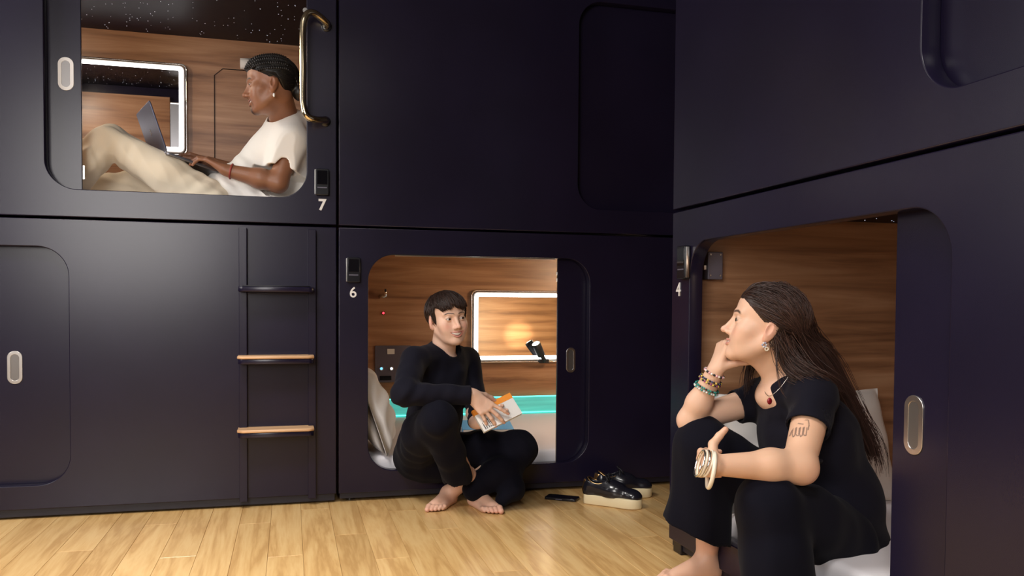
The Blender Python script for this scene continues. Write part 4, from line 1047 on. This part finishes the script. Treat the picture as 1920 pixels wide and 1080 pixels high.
    tips2 = hand(F, wrF, P(1357, 645, 2.19)-wrF, (.9, -.1, .1), (-.1, -1, 0), ((58, 88, 60), (66, 88, 58), (72, 88, 55), (78, 88, 55)), thumb=((.55, .35, .75), (.35, .1, .95), (.2, -.05, 1.0)), scale=.93)
    V, Q = F.mesh(); parts.append((V, Q, np.tile(skin*.98, (len(V), 1))))
    # legs and feet
    hipN, hipF = P(1575, 1010, 2.00), P(1545, 985, 2.22); knN, knF = P(1440, 948, 1.87), P(1318, 833, 2.25)
    anN = A(knN[0]+.03, knN[1]-.03, .085); anF = P(1328, 1018, 2.36)
    toe = PZ(1225, 1080, 0.0); he = PZ(1350, 1072, 0.0); fd = nrm((toe-he)*A(1, 1, 0)); heel = anF*A(1, 1, 0)-fd*.045
    F = Field(np.minimum(heel, heel+fd*.24)-.06, np.maximum(heel, heel+fd*.24)+A(.06, .06, .25), .0026)
    foot_shape(F, heel, fd, (0, 0, 1), np.cross((0, 0, 1), fd)*1, anF+A(0, 0, .05), 1.0); F.ell(anF+A(-.0, -.028, -.008), (.014, .012, .014), None, .012); F.cone(anF, anF+(knF-anF)*.5, .031, .04, .02)
    F.plane((0, 0, .0015), (0, 0, -1)); V, Q = F.mesh(); c = np.tile(skin*A(1, .93, .9), (len(V), 1)); c = mixc(c, blush, np.exp(-((V-anF+A(0, .03, 0))**2).sum(1)/.03**2)*.5); parts.append((V, Q, c))
    heel2 = anN*A(1, 1, 0)+A(.045, 0, 0); F = Field(heel2-A(.30, .08, .02), heel2+A(.08, .08, .2), .0034)
    foot_shape(F, heel2, (-1, .1, 0), (0, 0, 1), (0, 1, 0), anN+A(0, 0, .05)); F.plane((0, 0, .0015), (0, 0, -1)); V, Q = F.mesh(); parts.append((V, Q, np.tile(skin, (len(V), 1))))
    F = Field(A(.95, 1.7, .03), A(1.85, 2.5, .70), .011)
    F.chain([P(1585, 1015, 2.11), P(1560, 920, 2.11), P(1520, 820, 2.11), nb-A(0, 0, .05)-bf*.03], [.095, .09, .085, .04], .04, flat=(0, 1, 0), q=1.2)
    for a, b, c_ in ((hipN, knN, anN), (hipF, knF, anF)): F.chain([a, b, c_], [.075, .05, .034], .02)
    V, Q = F.mesh(); parts.append((V, Q, np.tile(skin, (len(V), 1))))
    V, Q, Cc = join_parts(parts); body = link('body', raw_mesh('body', V, Q, Cc), M['skin'], t)
    H.eyes(body, nrm(fw+A(-.05, -.42, -.08)), (.06, .045, .03)); H.teeth(body)
    # t-shirt
    F = Field(A(1.12, 1.78, .14), A(1.90, 2.46, .76), .0045)
    F.chain([P(1580, 1030, 2.11), P(1550, 930, 2.11), P(1512, 815, 2.11), P(1492, 758, 2.11)], [.125, .128, .122, .095], .05, flat=(0, 1, 0), q=1.22)
    F.cone(nb-A(0, 0, .018), shN, .060, .056, .04); F.cone(nb-A(0, 0, .018), shF, .060, .056, .04)
    dN = nrm(elN-shN); dF = nrm(elF-shF); sN = shN+dN*.105; sF = shF+dF*.085
    F.cone(shN, sN+dN*.05, .059, .060, .03); F.cone(shF, sF+dF*.05, .057, .054, .03)
    F.disp(lambda p: .005*wob(p, 42, 41)+.006*wob(p, 70, 42, axis=(.3, 0, -1))+.004*np.sin(((p-shN)@nrm((.2, .1, 1)))*120+2*wob(p, 15, 3))*np.exp(-((p-shN-A(.0, .03, -.05))**2).sum(1)/.08**2))
    F.cutplane_near(sN, dN, .1); F.cutplane_near(sF, dF, .1); F.cone(sN-dN*.03, sN+dN*.04, .051, .053, .003, 's'); F.cone(sF-dF*.02, sF+dF*.04, .047, .048, .003, 's')
    F.cone(nb+bf*.034+A(0, 0, .006), H.W(0, .0, -.055), .052, .070, .006, 's')
    F.plane((0, 0, .198), (0, 0, -1)); V, Q = F.mesh(); link('t_shirt', raw_mesh('t_shirt', V, Q), M['black_knit'], t)
    # wide trousers
    F = Field(A(.88, 1.66, .03), A(1.88, 2.52, .62), .005)
    F.ell(P(1575, 1030, 2.11), (.14, .18, .105), None, .03)
    hem = P(1303, 985, 2.30); dh = nrm(hem-knF)
    F.chain([hipF, P(1430, 905, 2.24), knF, hem+dh*.06], [.095, .088, .078, .108], .03)
    F.disp(lambda p: .008*wob(p, 34, 53, axis=dh)*ss(.42, .22, p[:, 2])+.005*np.sin(((p-hem)@nrm(np.cross(dh, (0, 1, 0))))*60+wob(p, 9, 2))*ss(.45, .25, p[:, 2]))
    F.cutplane_near(hem+dh*.012, nrm(dh+A(-.38, .0, 0)), .18); F.cone(hem-dh*.08, hem+dh*.09, .064, .086, .003, 's')
    F.chain([hipN, P(1510, 975, 1.93), knN], [.100, .092, .078], .03); F.chain([knN, (knN+anN)/2, anN], [.078, .088, .105], .03)
    F.disp(lambda p: .006*wob(p, 38, 51)+.006*wob(p, 64, 52, axis=(.1, 0, -1)))
    F.plane((0, 0, .05), (0, 0, -1)); V, Q = F.mesh(); link('trousers', raw_mesh('trousers', V, Q), M['black_cloth'], t)
    # long hair combed back over the ears, falling down the back
    def mask(x, y, z):
        hl = np.minimum(.008+(y-.009)*.80, .060); hl = np.where(y < .009, .010, hl); hl = hl+(-.07-hl)*ss(-.026, -.038, y)
        return hl-z
    def comb(L):
        tg = np.stack([L[:, 0]*.75, -.115+0*L[:, 0], np.minimum(-.01, L[:, 2]*.2-.02)], 1)-L; tg /= np.linalg.norm(tg, axis=1)[:, None]; tg[:, 2] += .12*(L[:, 1] > -.02); return tg
    back = [(1536, 660), (1576, 726), (1612, 798), (1640, 872)]
    def tail(S, r, L0):
        out = []
        for i in range(len(S)):
            w = np.clip(L0[i, 0]/.07*.8+r.normal()*.25, -1, 1); hi_ = np.clip(L0[i, 2]/.1, -.4, 1); th = r.normal(size=2); ln = r.uniform(.55, 1.0)
            c = [S[i, 0], S[i, 3], S[i, 6], S[i, 9]]
            for j, (px, py) in enumerate(back):
                k = (j+1)/4; c.append(P(px+th[0]*(13-5*k)-26*(1-k)*(1-hi_), py+th[1]*7+14*(1-k)*(1-hi_)*.6, 2.09+w*.085*(1-.3*k)+.05*k))
            cv = catmull(c, 5); out.append(resample(cv[:max(12, int(len(cv)*ln))], 20))
        return np.array(out)
    r = np.random.RandomState(9); S = []
    for (pts, m, sp) in (([(1462, 632, 2.03), (1480, 664, 2.02), (1504, 692, 1.98), (1540, 712, 1.95), (1580, 745, 1.98)], 190, .012),
                         ([(1455, 622, 2.04), (1462, 655, 2.03), (1474, 690, 2.02), (1496, 712, 1.98), (1540, 722, 1.95)], 110, .007),
                         ([(1420, 640, 2.20), (1408, 680, 2.22), (1402, 710, 2.23), (1400, 745, 2.23)], 100, .008),
                         ([(1456, 650, 2.02), (1455, 690, 2.0), (1464, 730, 1.99), (1475, 748, 1.98)], 5, .003),
                         ([(1600, 760, 2.1), (1630, 810, 2.1), (1646, 850, 2.1), (1651, 890, 2.1)], 60, .012)):
        for i in range(m):
            cv = catmull([P(*q) for q in pts]+r.normal(size=(1, 3))*sp+r.normal(size=(len(pts), 3))*sp*.3, 8)
            S.append(resample(cv[:int(r.uniform(.75, 1.0)*len(cv))], 20))
    def core(F): F.chain([P(1515, 640, 2.10), P(1530, 662, 2.10), P(1560, 708, 2.11)], [.038, .040, .024], .03, flat=(0, 1, 0), q=1.2)
    grow_hair(H, mask, .003, comb, 3800, 6, (.005, .014), 10, .016, A(.046, .023, .018), t, .0011, .0004, extra=np.array(S), stop=False, jit=.10, tail=tail, hi=(.36, .16, .15), lo=(.16, .16, .30), core=core)
    # jewellery
    fa = nrm(wrF-elF); W_, B_, G_, Y_, Pk = (.75, .72, .68), (.01, .01, .015), (.02, .28, .24), (.8, .6, .1), (.75, .4, .45)
    for (k, rr, br, n_, cl) in ((-.010, .030, .0042, 24, [W_, B_, Pk]), (-.032, .032, .0036, 30, [B_, (.05, .08, .2), B_, Y_]), (-.040, .033, .0034, 30, [B_, (.3, .06, .2), Y_]), (-.060, .035, .0036, 32, [G_, B_, G_]), (-.068, .036, .0040, 28, [W_, G_, (.5, .6, .6)])):
        beads('bead_bracelet', wrF+fa*k, fa+A(.1, .1, .1), rr, br, n_, cl, t)
    fa = nrm(wrN-elN); ring('ivory_bangle', wrN+A(-.006, -.004, -.012), fa+A(0, .25, .15), .044, .0055, 'ivory', t)
    for k, m_ in ((.012, 'ivory'), (.020, 'silver'), (.027, 'ivory'), (.033, 'silver')): ring('thin_bangle', wrN+fa*k+A(0, 0, .004), fa+A(0, .15, .3), .034, .0026, m_, t)
    e = H.W(-.079, -.004, -.050)
    beads('silver_earring', e, (0, 1, 0), .006, .0032, 6, [(.75, .75, .75), (.3, .35, .5)], t); ring('earring_ring', e+A(.006, -.002, -.011), (0.3, 1, 0), .0045, .0018, 'ivory', t)
    nk = [P(1487, 683, 2.03), P(1478, 706, 2.02), P(1462, 728, 2.035), P(1445, 742, 2.06), P(1436, 738, 2.09), P(1430, 722, 2.14)]
    tube('necklace', catmull(nk, 6), .0011, M['silver'], t, 6)
    q = P(1443, 748, 2.045); F = Field(q-.02, q+.02, .0012); F.ell(q-A(0, 0, .006), (.0075, .005, .010), None, .003); V, Q = F.mesh(); link('red_pendant', raw_mesh('pendant', V, Q), M['red_stone'], t)
    settle(t)
M['bead'] = mat('beads', (1, 1, 1), .3, attr='col')
M['ivory'] = mat('ivory', (.78, .70, .56), .35)
M['silver'] = mat('silver', (.75, .74, .72), .2, metal=1)
M['red_stone'] = mat('red_stone', (.22, .008, .015), .2)
build_long_hair()
# ================================================================== pillows
def pillow(label, org, ux, uy, w, h, th, seed=0, sag=.0):
    ux = nrm(ux); uy = np.array(uy, float); uy = nrm(uy-ux*(uy@ux)); uz = np.cross(ux, uy); n = 26; V = []; F = []; r = np.random.RandomState(seed)
    ph = r.uniform(0, 6, 8)
    for s_ in (1, -1):
        for i in range(n+1):
            for j in range(n+1):
                u, v = -1+2*i/n, -1+2*j/n; e = max(0, (1-abs(u)**2.6)*(1-abs(v)**2.6))**.55
                pin = 1-.10*(abs(v)**2)*(1-abs(u)**4)*0-.07*(1-abs(u)**2)*abs(v)**6-.07*(1-abs(v)**2)*abs(u)**6
                wr = .010*math.sin(5*u+3*v+ph[0])*e+.007*math.sin(9*v-6*u+ph[1])*e+.006*math.sin(13*u+ph[2])*abs(v)**2
                z = s_*(th/2*e+wr*(s_ > 0)+.002)
                V.append(np.array(org)+ux*(u*pin*w/2)+uy*(v*pin*h/2)+uz*(z+sag*(u*u-.4)))
    m = (n+1)**2
    for k in (0, 1):
        for i in range(n):
            for j in range(n):
                q = (k*m+i*(n+1)+j, k*m+(i+1)*(n+1)+j, k*m+(i+1)*(n+1)+j+1, k*m+i*(n+1)+j+1); F.append(q if k == 0 else q[::-1])
    border = [i*(n+1) for i in range(n+1)]+[n*(n+1)+j for j in range(1, n+1)]+[i*(n+1)+n for i in range(n-1, -1, -1)]+[j for j in range(n-1, 0, -1)]
    for a, b in zip(border, border[1:]+border[:1]): F.append((a, a+m, b+m, b)[::-1])
    o = link('pillow', mesh_from(V, F, 'pillow'), M['pillow'], None, True)
    return tag(o, label, 'pillow', 'white bed pillows')
pillow('white pillow propped behind the reader in pod 6', (.375, 3.93, .375), (.10, 1, 0), (-.35, 0, 1), .46, .40, .15, 1)
pillow('large white pillow behind the long-haired woman in pod 4', P(1512, 840, 2.47), (1, .06, .0), (.0, .30, 1), .70, .40, .19, 2)

# ================================================================== reading lamp in pod 6
def reading_lamp():
    base = P(1020, 677, YBK-.04); tip = P(1000, 634, YBK-.12); low = P(1014, 664, YBK-.08)
    t = thing('reading_lamp', 'black cylindrical reading lamp glowing below the mirror in pod 6', 'lamp', tuple(base))
    d = nrm(tip-low); V, F = lathe_arrays([(.022, -.012), (.024, -.006), (.0275, .05), (.028, .085), (.0255, .085), (.0245, .078)], low, d, 20)
    link('lamp_head', mesh_from(V, F, 'lamp_head'), M['matt_black'], t, True)
    lathe('lamp_lens', [(.0245, .072), (.0245, .082), (.017, .088), (.004, .09)], low, d, mat('lamp_lens', (1, 1, 1), emit=(1, .85, .6), estr=12), t, 20)
    tube('lamp_joint', [base, base+A(0, -.012, .008), low], [.014, .013, .013], M['matt_black'], t, 12)
    box('lamp_foot', (base[0]-.03, YBK-.05, base[2]-.012), (base[0]+.03, YBK-.02, base[2]+.012), M['matt_black'], t, .003)
    q = P(972, 628, 2*(YBK-.03)-(YA+.073)); aim = A(q[0], YA+.073, q[2])
    src = low+d*.10
    for (en, ang) in ((110, 66), (170, 13)):                     # wide beam with a hot centre
        L = bpy.data.lights.new('reading_lamp_beam', 'SPOT'); L.energy = en; L.color = (1, .80, .46); L.spot_size = math.radians(ang); L.spot_blend = 1.0; L.shadow_soft_size = .012
        o = bpy.data.objects.new('reading_lamp_beam', L); COL.objects.link(o); o.location = src; o.rotation_euler = (Vector(aim)-Vector(src)).to_track_quat('-Z', 'Y').to_euler()
    settle(t)
reading_lamp()

# ================================================================== books
def slab_book(name, label, org, u, v, w, h, th, cover, cat='book'):
    u = nrm(u); v = np.array(v, float); v = nrm(v-u*(u@v)); n = np.cross(u, v); R = frame_rot(u, v, n); t = thing(name, label, cat, tuple(org))
    # covers, spine and page block; u runs along the top edge, -v down, n toward the reader
    for (nm, z0, z1) in (('front_cover', th/2-.002, th/2), ('back_cover', -th/2, -th/2+.002)): box(nm, (0, -h, z0), (w, 0, z1), cover, t, .0006, 1, R)
    box('spine', (0, -h, -th/2+.002), (.002, 0, th/2-.002), cover, t, 0, 1, R)
    box('page_block', (.002, -h+.003, -th/2+.002), (w-.003, -.003, th/2-.002), M['paper'], t, 0, 1, R)
    return t, R, u, v, n
M['paper'] = mat('paper', (.78, .74, .66), .8, bump=.3, bscale=400, stretch=(1, 1, 1))
M['cover_white'] = mat('book_cover_white', (.78, .76, .73), .4)
M['cover_orange'] = mat('book_cover_orange', (.85, .30, .04), .4)
M['cover_blue'] = mat('book_cover_blue', (.05, .38, .80), .5)
M['ink'] = mat('printed_ink', (.03, .03, .035), .6)
TL, TR, BL = P(884, 772, 3.215), P(955, 738, 3.250), P(904, 813, 3.165)
bw, bh = np.linalg.norm(TR-TL), np.linalg.norm(BL-TL)
bk, R, u, v, n = slab_book('book', 'white paperback with an orange band held by the reader in pod 6', TL, TR-TL, TL-BL, bw, bh, .016, M['cover_white'])
fc = bk.children[0]
box('orange_band', (-.0004, -bh*.24, .008-.0003), (bw+.0004, .0004, .0085), M['cover_orange'], fc, 0, 1, R)
box('orange_band', (-.0006, -bh*.24, -.008), (-.0001, .0004, .0085), M['cover_orange'], fc, 0, 1, R)
# lines of print set sideways next to the spine, and a small mark in the corner
rr = random.Random(3)
for k, x in enumerate((.012, .020, .030, .038, .045)):
    L = bh*rr.uniform(.25, .42); y0 = -bh*.93
    bmk = bmesh.new(); y = y0
    while y < y0+L:
        ch = rr.uniform(.0022, .0042); box_bm(bmk, (x-.0022, y, .0081), (x+.0022, y+ch, .0084)); y += ch+rr.choice((.0008, .0008, .003))
    m = bpy.data.meshes.new('print_line'); bmk.to_mesh(m); bmk.free()
    for vv in m.vertices: vv.co = R @ vv.co
    link('print_line', m, M['ink'], fc)
a = P(866, 797, 3.86); b_ = P(965, 793, 3.70)
bb, R2, u2, v2, n2 = slab_book('book', 'bright blue book lying on the mattress beside the reader', PZ(864, 791, .215), (1, -.16, 0), (.14, 1, .05), .27, .26, .02, M['cover_blue'])

# ================================================================== phone on the floor
q = PZ(1054, 936, 0); ux = nrm(PZ(1087, 939, 0)-PZ(1022, 933, 0)); uy = np.cross((0, 0, 1), ux)
ph = thing('phone', 'black phone lying on the floor left of the shoes', 'phone', (q[0], q[1], 0))
mpn = lambda u_, v_, w_: tuple(A(0, 0, .0115)+ux*u_+uy*v_-A(0, 0, 1)*w_)
plate('phone_body', [rrect(-.073, .073, -.036, .036, .009, 6)], .011, M['black'], ph, mpn, .002)
plate('phone_screen', [rrect(-.069, .069, -.033, .033, .007, 6)], .0008, M['glass_black'], ph, lambda a, b, c: mpn(a, b, c-.0006), 0)
box('phone_button', (-.02, -.0372, .004), (.01, -.0355, .008), M['grey_box'], ph, .0004, 1, frame_rot(ux, uy, (0, 0, 1)))

# ================================================================== platform trainers
def trainer(label, heel, toe):
    heel = np.array(heel)*A(1, 1, 0); f = nrm((np.array(toe)-heel)*A(1, 1, 0)); L = np.linalg.norm((np.array(toe)-heel)*A(1, 1, 0)); s_ = np.cross((0, 0, 1), f)
    t = thing('trainer', label, 'shoe', tuple(heel+f*L/2), 'pair of black platform trainers')
    W = lambda a, b, c: heel+f*a*L+s_*b+A(0, 0, c)
    prof = [(0, .0), (.02, .022), (.08, .033), (.25, .036), (.45, .036), (.62, .043), (.76, .047), (.88, .042), (.96, .026), (1.0, 0)]
    out = [(a, b) for a, b in prof]+[(a, -b*.92) for a, b in prof[::-1][1:-1]]
    out = [tuple(p) for p in catmull(out+[out[0]], 4)[:-1]]
    plate('sole', [[(a*L, b) for a, b in out]], .044, M['sole'], t, lambda a, b, c: tuple(W(a/L, b, .0445-c+(.006*(a/L-.8)/.2 if a/L > .8 else 0)*0)), .006)
    F = Field(np.minimum(W(0, -.07, 0), W(1, .07, 0))-A(.08, .08, 0), np.maximum(W(0, -.07, .14), W(1, .07, .14))+A(.08, .08, .02), .0028)
    F.chain([W(.10, 0, .060), W(.12, 0, .100)], [.030, .027], .02); F.cone(W(.12, 0, .062), W(.50, 0, .060), .031, .036, .02); F.cone(W(.14, 0, .088), W(.55, 0, .072), .028, .034, .02)
    F.cone(W(.50, .0, .058), W(.84, .002, .050), .037, .030, .025); F.ell(W(.86, .002, .048), (.036, .036, .022), None, .02); F.cone(W(.40, 0, .098), W(.60, 0, .078), .022, .022, .015)
    F.ell(W(.20, 0, .128), A(L*.17, L*.17, .034), None, .008, 's'); F.cone(W(.12, 0, .085), W(.36, 0, .090), .020, .021, .006, 's'); F.cone(W(.20, 0, .12), W(.33, 0, .12), .022, .024, .006, 's')
    F.plane(W(0, 0, .040), (0, 0, -1)); V, Q = F.mesh(); link('upper', raw_mesh('upper', V, Q), M['leather'], t)
    tg = tube('gold_collar', catmull([W(.36, -.024, .099), W(.26, -.027, .094), W(.16, -.025, .100), W(.09, -.014, .112), W(.07, 0, .116), W(.09, .014, .112), W(.16, .025, .100), W(.26, .027, .094), W(.36, .024, .099)], 6), .0028, M['gold'], t, 8)
    F = Field(W(.04, 0, .07)-.06, W(.04, 0, .09)+.06, .003); F.chain([W(.09, 0, .062), W(.105, 0, .098)], [.0325, .0285], .01); F.plane(W(.065, 0, 0), f); F.plane(W(0, 0, .05), (0, 0, -1)); F.plane(W(0, 0, .108), (0, 0, 1))
    V, Q = F.mesh(); link('gold_heel_tab', raw_mesh('heel_tab', V, Q), M['gold'], t)
    for k in range(5):
        a = .42+.055*k; z = .118-.0085*k*1.15
        tube('lace', catmull([W(a, -.026, z-.016), W(a+.01, -.012, z+.002), W(a+.015, .0, z+.004), W(a+.01, .012, z+.002), W(a, .026, z-.016)], 4), .0032, M['lace'], t, 6)
    for sg in (-1, 1): tube('lace_bow', catmull([W(.43, 0, .122), W(.40, sg*.018, .134), W(.44, sg*.036, .126), W(.47, sg*.030, .112), W(.44, 0, .120)], 6), .0028, M['lace'], t, 6)
    settle(t)
M['sole'] = mat('cream_rubber', (.80, .68, .43), .5)
M['leather'] = mat('black_leather', (.010, .010, .016), .22, coat=.3, bump=.05, bscale=150)
M['gold'] = mat('gold_trim', (.75, .47, .20), .3, metal=1, bump=.2, bscale=200)
M['lace'] = mat('black_lace', (.012, .012, .016), .6)
h1, t1 = PZ(1098, 944, 0), PZ(1209, 957, 0); dd = nrm((t1-h1)*A(1, 1, 0)); 
trainer('near black platform trainer with a cream sole, in front of its pair', h1+A(0, .02, 0), h1+A(0, .02, 0)+dd*.262)
h2 = h1+A(.085, .115, 0); trainer('far black platform trainer half hidden behind its pair', h2, h2+nrm((.98, -.22, 0))*.262)

# ================================================================== laptop on the man's lap
def laptop():
    hinge = P(314, 284, 3.755); w = nrm((-.316, .949, 0)); fb = nrm(P(428, 322, 3.80)-hinge); fb = nrm(fb-w*(fb@w)); up_ = np.cross(w, fb); up_ = up_*np.sign(up_[2])
    lid = nrm(P(277, 193, 3.78)-hinge); lid = nrm(lid-w*(lid@w)); WID, DEP = .31, .215
    t = thing('laptop', 'dark grey laptop open on the lap of the man in pod 7', 'laptop', tuple(hinge))
    mb = lambda u_, v_, c: tuple(hinge+w*u_+fb*v_-up_*c)
    plate('base', [rrect(0, WID, 0, DEP, .01, 5)], .012, M['alu'], t, mb, .002)
    plate('keyboard', [rrect(.02, WID-.02, .015, .115, .004, 4)], .001, M['black'], t, lambda a, b, c: mb(a, b, c-.0008), 0)
    plate('trackpad', [rrect(.105, .205, .125, .195, .004, 4)], .0008, M['alu_dark'], t, lambda a, b, c: mb(a, b, c-.0006), 0)
    ln = np.cross(w, lid); ln = ln*np.sign(ln@A(-1, 0, 0))           # outward face of the lid
    ml = lambda u_, v_, c: tuple(hinge+w*u_+lid*v_-ln*c+ln*.004)
    ld_ = plate('lid', [rrect(0, WID, .004, DEP, .01, 5)], .006, M['alu_dark'], t, ml, .0015)
    plate('screen', [rrect(.008, WID-.008, .012, DEP-.008, .003, 4)], .0006, mat('laptop_screen', (.02, .02, .025), .1, emit=(.7, .8, 1), estr=.8), ld_, lambda a, b, c: ml(a, b, c+.0058), 0)
    plate('lid_emblem', [rrect(WID/2-.012, WID/2+.012, DEP/2-.014, DEP/2+.014, .010, 6)], .0006, M['black'], ld_, lambda a, b, c: ml(a, b, c-.0005), 0)
    tube('hinge', [hinge+w*.02, hinge+w*(WID-.02)], .005, M['alu'], t, 8)
    settle(t)
M['alu'] = mat('space_grey_metal', (.22, .22, .25), .35, metal=.9)
M['alu_dark'] = mat('space_grey_lid', (.10, .11, .17), .35, metal=.85)
laptop()
